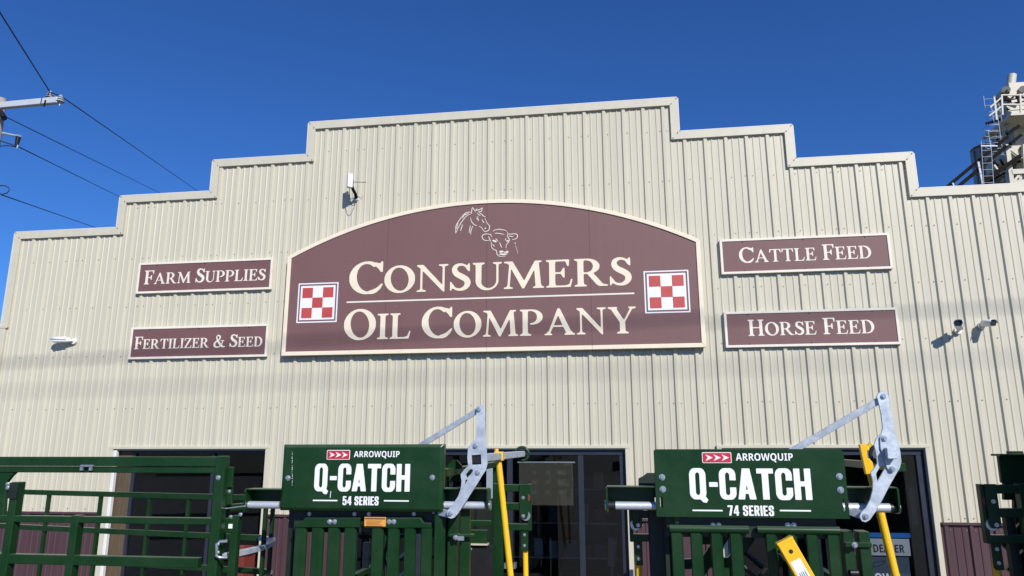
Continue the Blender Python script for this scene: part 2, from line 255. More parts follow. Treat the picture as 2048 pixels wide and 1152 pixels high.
# ------------------------------------------------------------------ lettering
GLYPH = {'S':{'O':[[442,-19,558,-19,625,-6,696,19,792,73,873,146,935,233,973,312,990,363,1002,425,1002,575,990,638,965,708,906,812,833,894,746,956,662,994,558,1019,442,1019,375,1006,304,981,208,927,127,854,65,767,27,688,10,638,-2,575,-2,425,10,363,35,292,94,188,167,106,254,44,304,19,375,-6],[504,65,437,85,392,115,335,167,306,204,277,250,240,333,219,404,202,513,202,596,206,600,210,658,227,725,256,796,290,846,337,894,388,923,429,935,496,935,562,915,608,885,665,833,723,750,760,667,781,596,798,488,798,404,794,400,785,321,752,221,723,171,662,106,612,77,571,65]],'C':[[442,-19,662,-19,750,19,800,60,877,146,931,263,931,287,917,302,892,294,796,198,746,160,667,119,592,98,537,65,504,65,458,77,392,115,335,167,277,250,240,333,219,404,202,513,202,596,223,713,248,779,290,846,337,894,362,910,429,935,496,935,542,923,583,902,671,831,687,831,713,848,737,840,815,758,856,688,888,665,908,665,927,683,927,988,904,1006,888,1002,869,983,860,963,838,944,813,948,758,969,721,969,612,1010,558,1019,442,1019,375,1006,325,990,233,944,167,894,94,812,35,708,10,638,-2,575,-2,425,10,363,27,312,65,233,127,146,208,73,254,44,325,10,375,-6]],'D':[[25,-2,492,-2,554,10,642,44,713,85,754,119,819,188,856,242,890,308,910,371,923,433,923,567,910,629,890,692,856,758,802,833,729,902,658,948,612,969,554,990,492,1002,450,1002,446,1006,25,1006,10,992,6,975,21,952,71,935,94,917,106,863,106,138,94,83,71,65,37,56,10,38,6,21],[325,52,302,67,298,121,294,125,294,875,298,879,298,921,312,944,383,948,408,940,429,919,479,902,529,873,594,812,635,754,677,671,698,604,715,521,719,421,715,417,715,379,706,333,681,254,640,179,592,127,537,94,500,81,433,77,404,56,388,52]],'E':[[12,-2,733,-2,752,13,810,258,806,279,792,290,775,285,760,263,719,117,704,102,679,90,604,65,579,60,346,60,321,65,294,83,281,142,281,454,285,471,296,481,312,485,429,485,446,481,469,458,510,375,537,344,558,344,573,358,573,688,558,702,537,702,519,683,469,583,442,552,425,548,312,548,296,552,285,562,281,579,281,858,285,863,290,921,296,931,317,940,575,940,592,935,606,921,615,900,652,779,671,760,692,760,706,775,715,942,719,946,719,988,700,1006,12,1006,-2,992,-6,975,2,958,17,948,67,931,85,913,94,879,94,121,85,88,67,69,17,52,-2,33,-2,13]],'F':[[12,-2,375,-2,390,13,390,33,375,48,308,73,290,92,285,108,285,138,281,142,281,425,285,442,296,452,312,456,429,456,446,452,473,421,519,333,537,315,558,315,573,329,573,654,558,669,537,669,523,658,465,546,442,523,425,519,312,519,296,523,285,533,281,550,281,858,285,863,290,921,296,931,317,940,571,940,588,935,606,917,656,754,671,740,692,740,706,754,706,792,710,796,719,988,708,1002,700,1006,12,1006,-2,992,-6,975,2,958,17,948,67,931,85,913,94,879,94,121,85,88,67,69,17,52,-2,33,-2,13]],'L':[[12,-2,687,-2,710,21,765,267,765,287,754,302,737,302,723,292,656,113,621,90,525,60,317,60,296,69,290,79,285,138,281,142,281,858,294,917,329,940,367,952,377,963,381,983,362,1006,12,1006,-6,983,4,956,67,931,85,913,94,879,94,121,85,88,67,69,17,52,-2,33,-2,13]],'I':[[21,-2,400,-2,415,13,415,33,400,48,333,69,315,83,302,133,302,867,310,908,321,923,333,931,392,948,415,967,419,983,400,1006,21,1006,2,983,10,958,25,948,92,927,106,913,115,875,115,125,106,88,92,73,25,52,10,42,6,13]],'H':[[12,-2,354,-2,369,13,373,25,358,48,317,65,294,83,281,142,281,442,285,458,296,469,312,473,646,473,662,469,673,458,677,442,677,142,673,138,673,108,665,83,654,73,600,48,590,38,585,21,604,-2,942,-2,956,13,960,25,946,48,900,65,877,79,869,96,860,146,860,854,869,904,877,921,900,935,946,952,956,963,960,983,942,1006,604,1006,590,992,585,975,594,958,642,935,665,917,677,858,677,567,673,550,662,540,646,535,312,535,296,540,285,550,281,567,281,858,285,863,285,892,294,917,304,927,358,952,369,963,373,983,354,1006,12,1006,-2,992,-6,975,2,958,17,948,67,931,85,913,94,879,94,121,85,88,67,69,17,52,-2,33,-2,13]],'T':[[263,-2,633,-2,648,13,648,33,642,44,629,52,583,65,552,88,544,125,544,908,554,931,575,940,725,940,742,935,760,917,831,738,850,719,871,719,881,733,881,804,877,808,869,971,854,1002,846,1006,33,1006,19,996,10,967,6,854,2,850,2,796,-2,792,-2,733,12,719,29,719,44,729,110,896,123,921,138,935,154,940,325,940,346,931,356,908,356,138,352,133,352,104,337,77,304,60,279,56,248,33,248,13]],'P':[[12,-2,383,-2,398,13,398,33,392,44,367,56,325,65,294,88,281,142,281,400,273,429,273,475,281,504,281,858,294,933,317,944,392,944,496,915,521,898,569,846,594,796,606,742,606,679,598,638,577,588,560,562,521,523,487,502,450,490,367,477,356,463,356,433,375,415,496,419,604,448,662,477,704,506,769,575,794,621,806,663,810,683,806,758,794,800,765,850,687,927,592,977,492,1002,437,1002,433,1006,12,1006,-2,992,-6,975,2,958,17,948,67,931,85,913,94,879,94,121,85,88,67,69,17,52,-2,33,-2,13]],'R':[[12,-2,354,-2,369,13,373,21,369,38,358,48,304,73,294,83,285,108,285,138,281,142,281,417,285,433,296,444,312,448,388,444,415,417,660,75,696,40,742,6,763,-2,1004,-2,1019,13,1019,29,1004,44,875,77,848,100,590,454,585,471,596,485,662,523,719,575,748,617,773,683,773,767,760,808,719,875,662,927,579,973,471,1002,421,1002,417,1006,12,1006,-2,992,-6,975,2,958,17,948,67,931,85,913,94,879,94,121,85,88,67,69,17,52,-2,33,-2,13],[312,506,296,510,285,521,281,537,281,858,290,896,290,925,300,940,317,944,371,944,462,919,496,898,523,871,560,804,573,742,573,708,552,625,523,579,496,552,442,523,371,506]],'A':[[12,-2,250,-2,269,21,265,38,254,48,221,60,206,83,219,125,240,162,290,287,304,302,321,306,633,306,658,298,677,267,748,92,748,71,737,60,708,48,698,33,698,13,713,-2,1046,-2,1060,13,1065,25,1050,48,1012,65,988,69,977,79,969,125,954,135,933,140,919,154,565,971,548,1004,533,1019,483,1023,467,1015,456,1000,244,408,215,354,206,304,165,200,156,167,142,144,112,135,98,125,90,79,79,69,17,52,-2,33,-2,13],[358,369,335,379,340,412,435,638,452,688,465,713,475,723,483,723,506,688,548,575,615,421,623,383,600,369]],'N':[[888,-19,908,-19,923,-4,923,858,927,863,927,892,935,913,950,927,979,940,1008,944,1033,956,1044,975,1040,992,1025,1006,746,1006,727,983,737,956,829,927,848,908,852,896,852,867,856,863,856,279,852,258,842,252,802,292,277,942,221,1002,213,1006,33,1006,15,983,23,954,112,885,127,871,135,846,135,133,123,83,92,65,33,48,19,33,19,13,33,-2,304,-2,319,13,319,33,312,44,287,56,229,73,215,88,206,117,206,146,202,150,202,738,206,754,221,760,302,671,835,33]],'M':[[25,-2,275,-2,290,13,290,33,283,44,208,73,194,92,194,150,198,154,231,675,235,700,246,710,256,704,269,683,269,675,410,383,544,92,581,17,596,2,629,-2,646,6,656,21,915,558,915,567,940,617,958,635,969,621,973,596,1002,92,983,69,927,42,923,13,938,-2,1254,-2,1273,21,1269,38,1246,56,1238,56,1198,79,1173,154,1131,700,1127,704,1127,754,1119,808,1119,858,1115,863,1115,921,1129,935,1179,948,1192,956,1202,975,1198,992,1183,1006,1000,1006,981,992,752,504,702,388,665,312,654,302,646,302,631,317,294,992,275,1006,33,1006,15,983,19,967,33,952,108,935,125,927,165,883,173,867,173,788,169,783,169,729,165,725,165,671,160,667,160,613,156,608,156,554,152,550,127,158,106,88,92,73,29,52,15,42,10,13]],'U':[[404,-23,517,-23,592,-2,638,19,692,56,744,108,794,188,823,283,823,858,827,863,827,892,831,908,850,927,875,940,900,944,931,967,935,983,917,1006,662,1006,644,983,648,967,662,952,725,931,744,917,752,896,752,867,756,863,756,325,748,271,731,217,690,146,650,106,612,81,558,60,533,60,529,56,492,56,446,65,375,102,327,150,302,188,273,267,273,296,281,312,281,858,285,863,285,892,294,917,304,927,350,944,377,963,381,975,377,992,362,1006,12,1006,-6,983,4,956,67,931,85,913,94,879,94,300,119,204,144,154,173,113,233,52,317,2]],'Y':[[304,-2,675,-2,690,13,690,33,675,48,608,73,590,92,585,108,585,138,581,142,581,433,585,454,819,896,846,923,888,927,946,952,956,963,960,983,942,1006,721,1006,706,992,702,983,706,963,748,933,752,925,748,908,556,537,546,527,533,527,510,554,315,896,302,921,302,942,319,963,323,983,304,1006,8,1006,-6,992,-10,975,4,952,58,927,92,923,110,904,390,425,394,404,394,121,390,96,371,73,308,52,294,42,290,13]],'S':[[317,-10,425,-10,462,-2,513,15,583,56,640,117,677,183,694,242,694,321,677,383,648,442,627,471,575,523,462,602,358,660,306,700,265,762,256,796,260,833,279,869,296,885,337,910,362,919,408,919,442,910,492,890,523,858,540,833,573,767,633,706,654,702,669,717,669,863,665,867,665,983,646,1002,627,992,600,948,579,940,554,940,479,985,392,1010,304,1010,267,1002,204,977,154,940,123,896,98,833,90,792,94,713,115,650,148,592,177,554,233,502,469,346,502,292,502,233,481,171,425,115,388,94,350,81,287,85,229,106,194,133,127,242,98,271,77,321,62,331,50,331,35,317,35,21,46,6,62,6,77,21,90,58,104,73,142,73,183,40,229,15]],'Z':[[54,-2,796,-2,810,8,819,25,819,54,823,58,823,104,827,108,827,150,835,200,835,246,840,250,835,271,825,281,804,281,785,263,727,129,702,79,687,65,671,60,308,60,285,71,285,88,294,104,760,904,798,950,802,988,792,1002,783,1006,75,1006,56,992,48,958,40,854,27,779,27,758,42,740,62,740,81,758,156,917,175,935,192,940,533,940,550,935,556,917,77,92,40,50,35,17]],'&':[[337,-27,425,-27,508,-10,592,27,650,65,671,65,721,31,779,2,842,-15,912,-15,917,-10,1000,-2,1027,13,1040,38,1031,63,1008,81,917,94,858,115,787,169,765,196,765,217,819,354,831,408,835,479,850,494,925,502,935,517,935,537,925,552,917,556,654,556,644,550,635,537,635,517,646,502,654,498,733,498,746,494,760,475,752,392,723,308,704,277,687,277,648,317,477,525,473,554,540,617,573,658,602,708,615,750,615,842,598,892,562,940,508,981,454,1002,375,1002,333,990,292,965,252,925,235,900,219,842,219,758,244,671,281,592,285,558,271,544,217,519,167,485,102,421,48,338,27,263,27,192,35,146,56,92,96,40,150,6,200,-10,275,-23,333,-23],[375,69,296,85,225,119,198,146,185,183,190,250,219,325,244,363,296,415,337,444,350,444,369,425,456,279,577,138,577,121,567,110,504,81,446,69],[396,635,373,658,335,717,306,792,306,846,315,863,329,881,371,906,417,906,442,894,460,875,490,825,502,771,498,733,481,700,425,644]]},'K':{'O':[[162,-10,358,-10,413,10,469,67,494,117,506,162,510,188,510,812,506,838,494,883,456,950,413,990,358,1010,162,1010,133,1002,96,981,60,946,31,896,15,842,10,817,10,183,15,158,31,104,60,54,108,10],[250,131,233,140,210,162,194,213,194,788,210,838,233,860,250,869,271,869,287,860,306,842,323,804,323,196,306,158,287,140,271,131]],'Q':[[487,-119,496,-119,510,-104,556,-25,544,4,481,88,498,129,510,188,510,812,498,871,456,950,425,981,388,1002,358,1010,162,1010,146,1006,96,981,60,946,31,896,10,817,10,183,19,142,31,104,60,54,108,10,162,-10,325,-10,400,-98],[250,131,233,140,210,162,194,213,194,788,210,838,233,860,250,869,271,869,287,860,306,842,323,804,323,196,306,158,287,140,271,131]],'C':[[162,-10,358,-10,413,10,469,67,494,117,506,162,510,188,510,375,500,385,333,385,323,375,323,196,306,158,287,140,271,131,250,131,233,140,210,162,194,213,194,788,210,838,233,860,250,869,271,869,287,860,306,842,323,804,323,625,333,615,500,615,510,625,510,812,494,883,469,933,425,981,388,1002,358,1010,162,1010,133,1002,96,981,60,946,31,896,15,842,10,817,10,183,15,158,31,104,60,54,108,10]],'A':[[0,2,175,2,183,6,190,17,210,167,221,181,296,181,306,175,331,17,342,2,521,2,527,8,515,113,485,275,485,300,477,329,477,354,469,383,469,408,431,625,431,650,423,679,423,704,385,921,385,946,377,992,367,1002,154,1002,144,992,115,817,115,792,106,762,106,738,98,708,98,683,90,654,90,629,77,575,77,550,69,521,69,496,60,467,60,442,52,412,52,388,40,333,40,308,31,279,31,254,23,225,23,200,15,171,15,146,6,117,6,92,-6,38,-6,8],[246,310,235,321,235,329,252,429,263,435,269,425,285,321,275,310]],'T':[[158,2,333,2,344,13,344,829,354,840,483,840,494,850,494,992,483,1002,8,1002,-2,992,-2,850,8,840,138,840,148,829,148,13]],'H':[[21,2,183,2,194,13,194,421,204,431,312,431,323,421,323,13,333,2,500,2,510,13,510,992,500,1002,333,1002,323,992,323,600,312,590,204,590,194,600,194,992,183,1002,21,1002,10,992,10,13]],'-':[[29,402,271,402,281,412,281,542,271,552,29,552,19,542,19,412]],'I':[[29,2,196,2,206,13,206,992,196,1002,29,1002,19,992,19,13]],'E':[[29,2,421,2,431,13,431,146,421,156,217,156,206,167,206,421,217,431,388,431,398,442,398,567,388,577,217,577,206,588,206,833,217,844,421,844,431,854,431,992,421,1002,29,1002,19,992,19,13]],'R':[[29,2,196,2,206,13,208,410,223,404,315,8,321,2,496,2,506,8,444,263,402,408,402,438,456,492,485,567,490,588,490,833,473,896,444,946,417,973,379,994,337,1002,29,1002,19,992,19,13],[229,544,213,552,206,562,206,850,225,865,275,865,306,838,315,817,315,592,306,571,287,552,271,544]],'S':[[162,-10,337,-10,392,10,440,54,456,79,485,158,490,183,490,446,485,454,233,648,215,667,194,704,194,788,202,821,210,838,233,860,258,865,290,838,302,808,306,788,306,650,317,640,479,640,490,650,490,817,469,896,440,946,404,981,367,1002,337,1010,162,1010,108,990,60,946,44,921,15,842,10,817,10,562,21,552,37,548,271,369,306,325,306,213,298,179,290,162,267,140,242,135,210,162,198,192,194,213,194,350,183,360,21,360,10,350,10,183,31,104,60,54,96,19,133,-2]],'4':[[258,2,425,2,435,13,435,204,446,215,487,215,498,225,498,350,487,360,446,360,435,371,435,992,425,1002,229,1002,219,996,-2,358,-2,225,8,215,237,215,248,204,248,13],[179,360,152,379,227,621,227,633,250,690,256,679,256,375,242,360]],'7':[[112,2,292,2,302,13,469,846,469,992,458,1002,8,1002,-2,992,-2,842,8,831,271,831,277,825,231,596,223,575,210,500,202,479,156,250,102,17]],'5':[[154,-10,346,-10,367,-6,400,10,435,42,456,71,481,129,490,171,490,479,473,546,435,608,400,640,367,656,346,660,221,660,210,671,215,833,225,844,437,844,448,854,448,992,437,1002,42,1002,31,992,31,550,15,504,10,429,21,419,192,419,202,429,202,488,210,504,237,527,263,527,275,519,290,504,306,458,306,200,290,154,275,140,258,131,242,131,210,154,194,200,194,271,183,281,21,281,10,271,10,171,27,104,44,71,65,42,100,10,133,-6]]}}
def glyph(font, ch):
    return [[(l[i]/1000, l[i+1]/1000) for i in range(0, len(l), 2)] for l in GLYPH[font][ch]]
def lettering(text, font, x0, x1, z, cap, y, mat, parent, small=.84, gap=.055, space=.34, name='lettering', depth=.003):
    """text drawn as flat raised letters between x0 and x1, base line z; lower-case letters are small capitals"""
    items = []; cx = 0
    for ch in text:
        if ch == ' ': cx += space*cap; continue
        sc = cap*(small if ch.islower() else 1)
        g = glyph(font, ch.upper()); xs = [p[0] for l in g for p in l]
        items.append((g, sc, cx-min(xs)*sc)); cx += (max(xs)-min(xs))*sc + gap*cap
    k = (x1-x0)/(cx-gap*cap); b = MB()
    def area(l): return sum(l[i][0]*l[(i+1)%len(l)][1]-l[(i+1)%len(l)][0]*l[i][1] for i in range(len(l)))
    for g, sc, ox in items:
        ls = [[(x0+(ox+px*sc)*k, z+pz*sc) for px, pz in l] for l in g]
        outs = [l for l in ls if area(l) > 0]; ins = [l for l in ls if area(l) < 0]
        for o in outs:
            bx0, bx1 = min(p[0] for p in o), max(p[0] for p in o); bz0, bz1 = min(p[1] for p in o), max(p[1] for p in o)
            hs = [h for h in ins if bx0 < h[0][0] < bx1 and bz0 < h[0][1] < bz1]
            b.prism(o, y-depth, y+.0005, hs)
    return b.build(name, mat, parent)
def sans(text, x0, x1, z0, z1, y, mat, parent, name='lettering'):
    """bold sans capitals from Blender's built-in font, fitted into a box"""
    cu = bpy.data.curves.new('tmp', 'FONT'); cu.body = ''.join(chr(0x1D5D4+ord(c)-65) if 'A' <= c <= 'Z' else c for c in text)
    o = bpy.data.objects.new('tmp', cu); COL.objects.link(o)
    dg = bpy.context.evaluated_depsgraph_get(); me = bpy.data.meshes.new_from_object(o.evaluated_get(dg))
    bpy.data.objects.remove(o); bpy.data.curves.remove(cu)
    xs = [v.co.x for v in me.vertices]; ys = [v.co.y for v in me.vertices]
    kx = (x1-x0)/(max(xs)-min(xs)); kz = (z1-z0)/(max(ys)-min(ys)); mx, mz = min(xs), min(ys)
    for v in me.vertices: v.co = ((v.co.x-mx)*kx, 0, (v.co.y-mz)*kz)
    me.materials.clear()
    o = bpy.data.objects.new(name, me); o.location = (x0, y-.0025, z0); COL.objects.link(o); me.name = name
    return place(o, name, mat, parent)

# ================================================================== setting
def sheet(name, x0, x1, y0, y1, z, mat):
    b = MB(); b.add([(x0,y0,z),(x1,y0,z),(x1,y1,z),(x0,y1,z)], [(0,1,2,3)]); return structure(b.build(name, mat))
sheet('ground', -900, 900, -900, 900, 0, 'grass')
sheet('gravel_lot', -30, 30, -40, -.02, .006, 'ground')

# ================================================================== store building
XC = -.795                                            # axis of the stepped front
HW = [2.264, 3.514, 4.746, 6.18]                      # half widths of the steps
ZT = [5.954, 5.526, 5.113, 4.695]                     # their heights
RIB, RIB0 = .2286, -.5355
ZW = 1.222                                            # top of the maroon wainscot
def top_at(x):
    d = abs(x-XC)
    for h, z in zip(HW, ZT):
        if d <= h+1e-6: return z
    return ZT[-1]
XL, XR = XC-HW[3], XC+HW[3]
# openings: x0, x1, head
OPEN = [(PX(229,905,0), PX(533,900,0), 1.957), (PX(703,1050,0), PX(1250,900,0), 1.957), (PX(1443,900,0), PX(1848,900,0), 1.957)]
store = empty('store_building', (XC, .1, 0))
tag(store, 'cream metal farm store with stepped false front and maroon wainscot', 'building')

def profile(x):                                       # how far the sheet stands proud at x
    u = (x-RIB0) % RIB
    if u > RIB/2+.09: u -= RIB
    def tz(c, base, topw, h):
        d = abs(u-c)
        return h if d <= topw else (h*(base-d)/(base-topw) if d < base else 0)
    return max(tz(0,.029,.015,.0195), tz(.0762,.012,.004,.006), tz(.1524,.012,.004,.006))
def xs_of(x0, x1, extra=()):
    k0 = int((x0-RIB0)/RIB)-2; k1 = int((x1-RIB0)/RIB)+2; xs = {round(x0,5), round(x1,5)}
    for k in range(k0, k1):
        for c, ws in ((0,(.029,.015)), (.0762,(.012,.004)), (.1524,(.012,.004))):
            for w_ in ws:
                for sgn in (-1,1):
                    x = RIB0+k*RIB+c+sgn*w_
                    if x0 < x < x1: xs.add(round(x,5))
    for e in extra:
        if x0 < e < x1: xs.add(round(e,5))
    return sorted(xs)
STEPX = [XC+s*h for h in HW for s in (-1,1)]
LAP = RIB0                                            # sheet edges fall on every fourth rib
def cladding(name, x0, x1, zlo, zhi_fn, mat, ybase, yoff):
    edges = STEPX + [e for o in OPEN for e in o[:2]]
    xs = xs_of(x0, x1, edges); b = MB()
    for a, c in zip(xs, xs[1:]):
        if c-a < 1e-4: continue
        mid = (a+c)/2; lo = zlo; hi = zhi_fn(mid)
        for o in OPEN:
            if o[0] < mid < o[1]: lo = max(lo, o[2])
        if hi <= lo: continue
        ya, yc = ybase+yoff-profile(a), ybase+yoff-profile(c)
        b.add([(a,ya,lo),(c,yc,lo),(c,yc,hi),(a,ya,hi)], [(0,1,2,3)])
    if b.v: b.build(name, mat, store)
k = -9
while LAP+4*RIB*k < XR:
    x0 = max(XL, LAP+4*RIB*k); x1 = min(XR, LAP+4*RIB*(k+1))
    if x1 > x0+.01:
        yo = random.uniform(-.0015,.0015)
        cladding('wall_panel', x0, x1, ZW+.02, lambda x: top_at(x)-.01, 'siding', 0, yo)
        cladding('wainscot_panel', x0, x1, .06, lambda x: ZW, 'wainscot', 0, yo)
    k += 1
# core behind the sheets (girts and sheathing) with the openings left free
def core_box(name, x0, x1, z0, z1, mat='trim', y0=.006, y1=.16):
    return MB().box(x0, x1, y0, y1, z0, z1).build(name, mat, store)
cuts = [XL+.01] + [e for o in OPEN for e in o[:2]] + [XR-.01]
for a, c in zip(cuts[0::2], cuts[1::2]): core_box('wall_core', a, c, 0, 1.956)
for h, z, zb in ((HW[3]-.01, ZT[3]-.03, 1.957), (HW[2]-.01, ZT[2]-.03, ZT[3]-.031), (HW[1]-.01, ZT[1]-.03, ZT[2]-.031), (HW[0]-.01, ZT[0]-.03, ZT[1]-.031)):
    core_box('wall_core', XC-h, XC+h, zb, z)
# coping trim along the stepped outline, mitred
CW, CY = .094, -.034
out = []
for i in (3,2,1,0):
    if i == 3: out.append((XC-HW[3], 3.45))
    out.append((XC-HW[i], ZT[i]))
    if i: out.append((XC-HW[i-1], ZT[i]))
out += [(2*XC-x, z) for x, z in reversed(out)]
def inner(i):
    x, z = out[i]; sgn = 1 if i < len(out)/2 else -1
    return (x+sgn*CW, z-CW) if 0 < i < len(out)-1 else (x+sgn*CW, z)
for i in range(len(out)-1):
    a, c = out[i], out[i+1]; ai, ci = inner(i), inner(i+1)
    jit = .0004*(i % 2); b = MB()
    b.prism([a, c, ci, ai], CY-jit, .17)
    b.build('coping_trim', 'trim', store, bevel=.0015)
    # drip hem along the outer edge, whitened to paint in its sunlit line
    dx, dz = c[0]-a[0], c[1]-a[1]; L_ = math.hypot(dx, dz); nx, nz = -dz/L_, dx/L_
    ex, ez = dx/L_*.012, dz/L_*.012
    b = MB(); b.prism([(a[0]+ex,a[1]+ez),(c[0]-ex,c[1]-ez),(c[0]-ex+nx*.007,c[1]-ez+nz*.007),(a[0]+ex+nx*.007,a[1]+ez+nz*.007)], CY-.0012, .172)
    b.build('coping_hem', 'jamb', store)
    if i % 2 == 1 and L_ > 1:                         # lap joint in the long runs
        q = .82; b = MB(); px_, pz_ = a[0]+dx*q, a[1]
        b.box(px_-.10, px_+.001, CY-.0012, CY+.01, pz_-CW+.003, pz_-.002); b.build('coping_lap', 'trim', store)
# corner trim with its lower, wider length
for sgn, xe in ((1, XL), (-1, XR)):
    b = MB(); b.prism([(xe-sgn*.055,.0),(xe+sgn*.07,.0),(xe+sgn*.07,3.47),(xe-sgn*.055,3.47)], -.036, .17)
    b.build('corner_trim', 'trim', store, bevel=.004)
    b = MB(); b.prism([(xe-sgn*.075,3.44),(xe+sgn*.09,3.44),(xe+sgn*.09,3.475),(xe-sgn*.075,3.475)], -.042, .18)
    b.build('corner_trim_cap', 'trim', store, bevel=.004)
# wainscot ledge
segs = [XL-.01] + [e for o in OPEN for e in (o[0]-.075, o[1]+.075)] + [XR+.01]
for a, c in zip(segs[0::2], segs[1::2]):
    b = MB(); b.box(a, c, -.030, .003, ZW-.004, ZW+.022); b.build('wainscot_ledge', 'wainscot', store, bevel=.003)
# side walls, roof
for xe, s in ((XL+.02, 1), (XR-.02, -1)):
    b = MB(); b.box(xe, xe+s*.12, .175, 18, 0, 4.30); b.build('side_wall', 'siding', store)
b = MB(); b.box(XL+.02, XR-.02, 18.001, 18.15, 0, 4.30); b.build('rear_wall', 'siding', store)
for s in (-1,1):
    x0, x1 = XC+s*6.3, XC; b = MB()
    vs = [(x0,.175,4.31),(x1,.175,5.50),(x1,18.2,5.50),(x0,18.2,4.31)]
    b.add(vs+[(x,y,z+.05) for x,y,z in vs], [(0,1,2,3),(7,6,5,4),(0,4,5,1),(1,5,6,2),(2,6,7,3),(3,7,4,0)]); b.build('roof', 'roofing', store)
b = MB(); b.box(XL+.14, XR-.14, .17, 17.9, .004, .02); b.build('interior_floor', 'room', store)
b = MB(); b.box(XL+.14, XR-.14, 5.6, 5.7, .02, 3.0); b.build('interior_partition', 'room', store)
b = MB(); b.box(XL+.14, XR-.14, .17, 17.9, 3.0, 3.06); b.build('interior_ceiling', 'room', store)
# screws in rows along the girts
zrows = sorted(set(round(z,3) for z in [5.555, 4.945, 4.285, 3.67, 3.06, 2.43, ZW+.055]))
b = MB()
def screw(x, z, r=.0062):
    for o in OPEN:
        if o[0]-.02 < x < o[1]+.02 and z < o[2]+.02: return
    if z > top_at(x)-.11: return
    y = -profile(x)
    n = 6
    b.prism([(x+r*math.cos(math.pi*k/3), z+r*math.sin(math.pi*k/3)) for k in range(n)], y-.005, y+.001)
k = -30
while RIB0+k*RIB < XR:
    xr = RIB0+k*RIB; k += 1
    if xr < XL+.1: continue
    lap = (k-1) % 4 == 0
    for z in zrows + [ZW-.05, .4]:
        zz = z+random.uniform(-.006,.006)
        screw(xr+.040, zz)
        if lap: screw(xr-.040, zz+random.uniform(-.004,.004))
    zt = top_at(xr)
    if abs(xr-XC) < HW[3]-.1: 
        b.prism(circ(xr+.040, zt-CW-.028, .0062, 6), -.005, .001)
for i in range(1, len(out)-1):
    x, z = out[i]; sgn = 1 if i < len(out)/2 else -1
    for ox, oz in ((.02,.016), (.075,.078)):
        b.prism(circ(x+sgn*ox, z-oz, .007, 6), CY-.006, CY+.002)
so = b.build('screw', 'screw', store); so['kind'] = 'stuff'

# ---- openings: trim, frames, panes
def opening(i, head_trim=True):
    x0, x1, zh = OPEN[i]
    T = .052
    b = MB(); b.box(x0-T, x1+T, -.034, -.0005, zh+.001, zh+.034); b.build('head_trim', 'trim', store, bevel=.003)
    for xa, xb in ((x0-T, x0-.001), (x1+.001, x1+T)):
        b = MB(); b.box(xa, xb, -.032, -.0005, .0, zh); b.build('jamb_trim', 'trim', store, bevel=.003)
    b = MB(); b.box(x0, x1, .0, .16, zh-.014, zh); b.build('head_lining', 'trim', store)
for i in range(3): opening(i)
def storefront(x0, x1, zh, y, splits, fw=.05, head=.06):
    """dark aluminium frame with glass between the members"""
    xs = [x0] + splits + [x1]
    b = MB(); b.box(x0, x1, y, y+.06, zh-head, zh); fo = b.build('window_frame', 'frame', store, bevel=.003)
    for j, x in enumerate(xs):
        xa = x if j == 0 else (x-fw if j == len(xs)-1 else x-fw/2)
        b = MB(); b.box(xa, xa+fw, y+.002, y+.058, 0, zh-head-.001); b.build('mullion', 'frame', fo, bevel=.003)
    for j in range(len(xs)-1):
        xa = xs[j] + (fw if j == 0 else fw/2); xb = xs[j+1] - (fw if j == len(xs)-2 else fw/2)
        b = MB(); b.box(xa, xb, y+.026, y+.032, .05, zh-head-.002); b.build('pane', 'glass', fo)
        b = MB(); b.box(xa, xb, y+.004, y+.056, 0, .048); b.build('sill', 'frame', fo)
    return fo
# left opening: white jamb, wood board, glazed door set back
x0, x1, zh = OPEN[0]
b = MB(); b.box(x0, x0+.04, -.026, .03, 0, zh-.015); b.build('white_jamb', 'jamb', store, bevel=.006)
b = MB(); b.box(x0+.002, x0+.20, .06, .10, 0, zh-.015); b.build('wood_board', 'wood', store, bevel=.004)
storefront(x0+.20, x1-.002, zh-.015, .06, [x0+.20+1.02], fw=.035, head=.03)
# middle opening: entrance door and side light
x0, x1, zh = OPEN[1]
xd = PX(1020, 1000, .05)
storefront(x0, x1-.002, zh-.015, .02, [x0+.75, xd, PX(1163,1000,.05)], fw=.06, head=.055)
# right opening
x0, x1, zh = OPEN[2]
storefront(x0+.002, x1-.002, zh-.015, .02, [x0+1.0], fw=.075, head=.055)

# things behind the glass
def flat_rect(px0, py0, px1, py1, y, t_=.004):
    a, c = P(px0, py0, y), P(px1, py1, y)
    return a.x, c.x, y, y+t_, c.z, a.z
o = MB().box(*flat_rect(1038,926,1147,1011,.062)).build('poster', 'olive')
tag(o, 'square olive poster taped inside the glass of the middle door', 'poster')
for sx, sy in ((1068,945),(1095,945),(1120,945),(1068,965),(1095,965),(1120,965),(1068,985),(1095,985),(1120,985)):
    MB().box(*flat_rect(sx-5,sy-4,sx+5,sy+4,.0595,.002)).build('printed_panel', 'olive_light', o)
MB().box(*flat_rect(1035,923,1150,926,.057,.006)).build('frame_strip', 'grey_vinyl', o)
o = MB().box(*flat_rect(960,1016,988,1040,.07)).build('paper_notice', 'print_white')
tag(o, 'white paper notice low in the glass right of the 54 series sign', 'notice')
o = MB().box(*flat_rect(973,935,988,1003,.07)).build('paper_notice', 'print_white')
tag(o, 'tall narrow white notice in the glass behind the smaller yellow handle clamp', 'notice')
ds = empty('dealer_sign', P(1776,1110,.06))
tag(ds, 'dealer sign with blue band and grey field inside the right window', 'sign')
MB().box(*flat_rect(1690,1064.5,1821,1076,.062)).build('blue_band', 'blue', ds)
MB().box(*flat_rect(1690,1076.2,1822,1112,.062)).build('grey_field', 'grey_vinyl', ds)
MB().box(*flat_rect(1690,1112.2,1826,1190,.062)).build('navy_field', 'navy_vinyl', ds)
a, c = P(1730.5,1104,.06), P(1808,1089.5,.06)
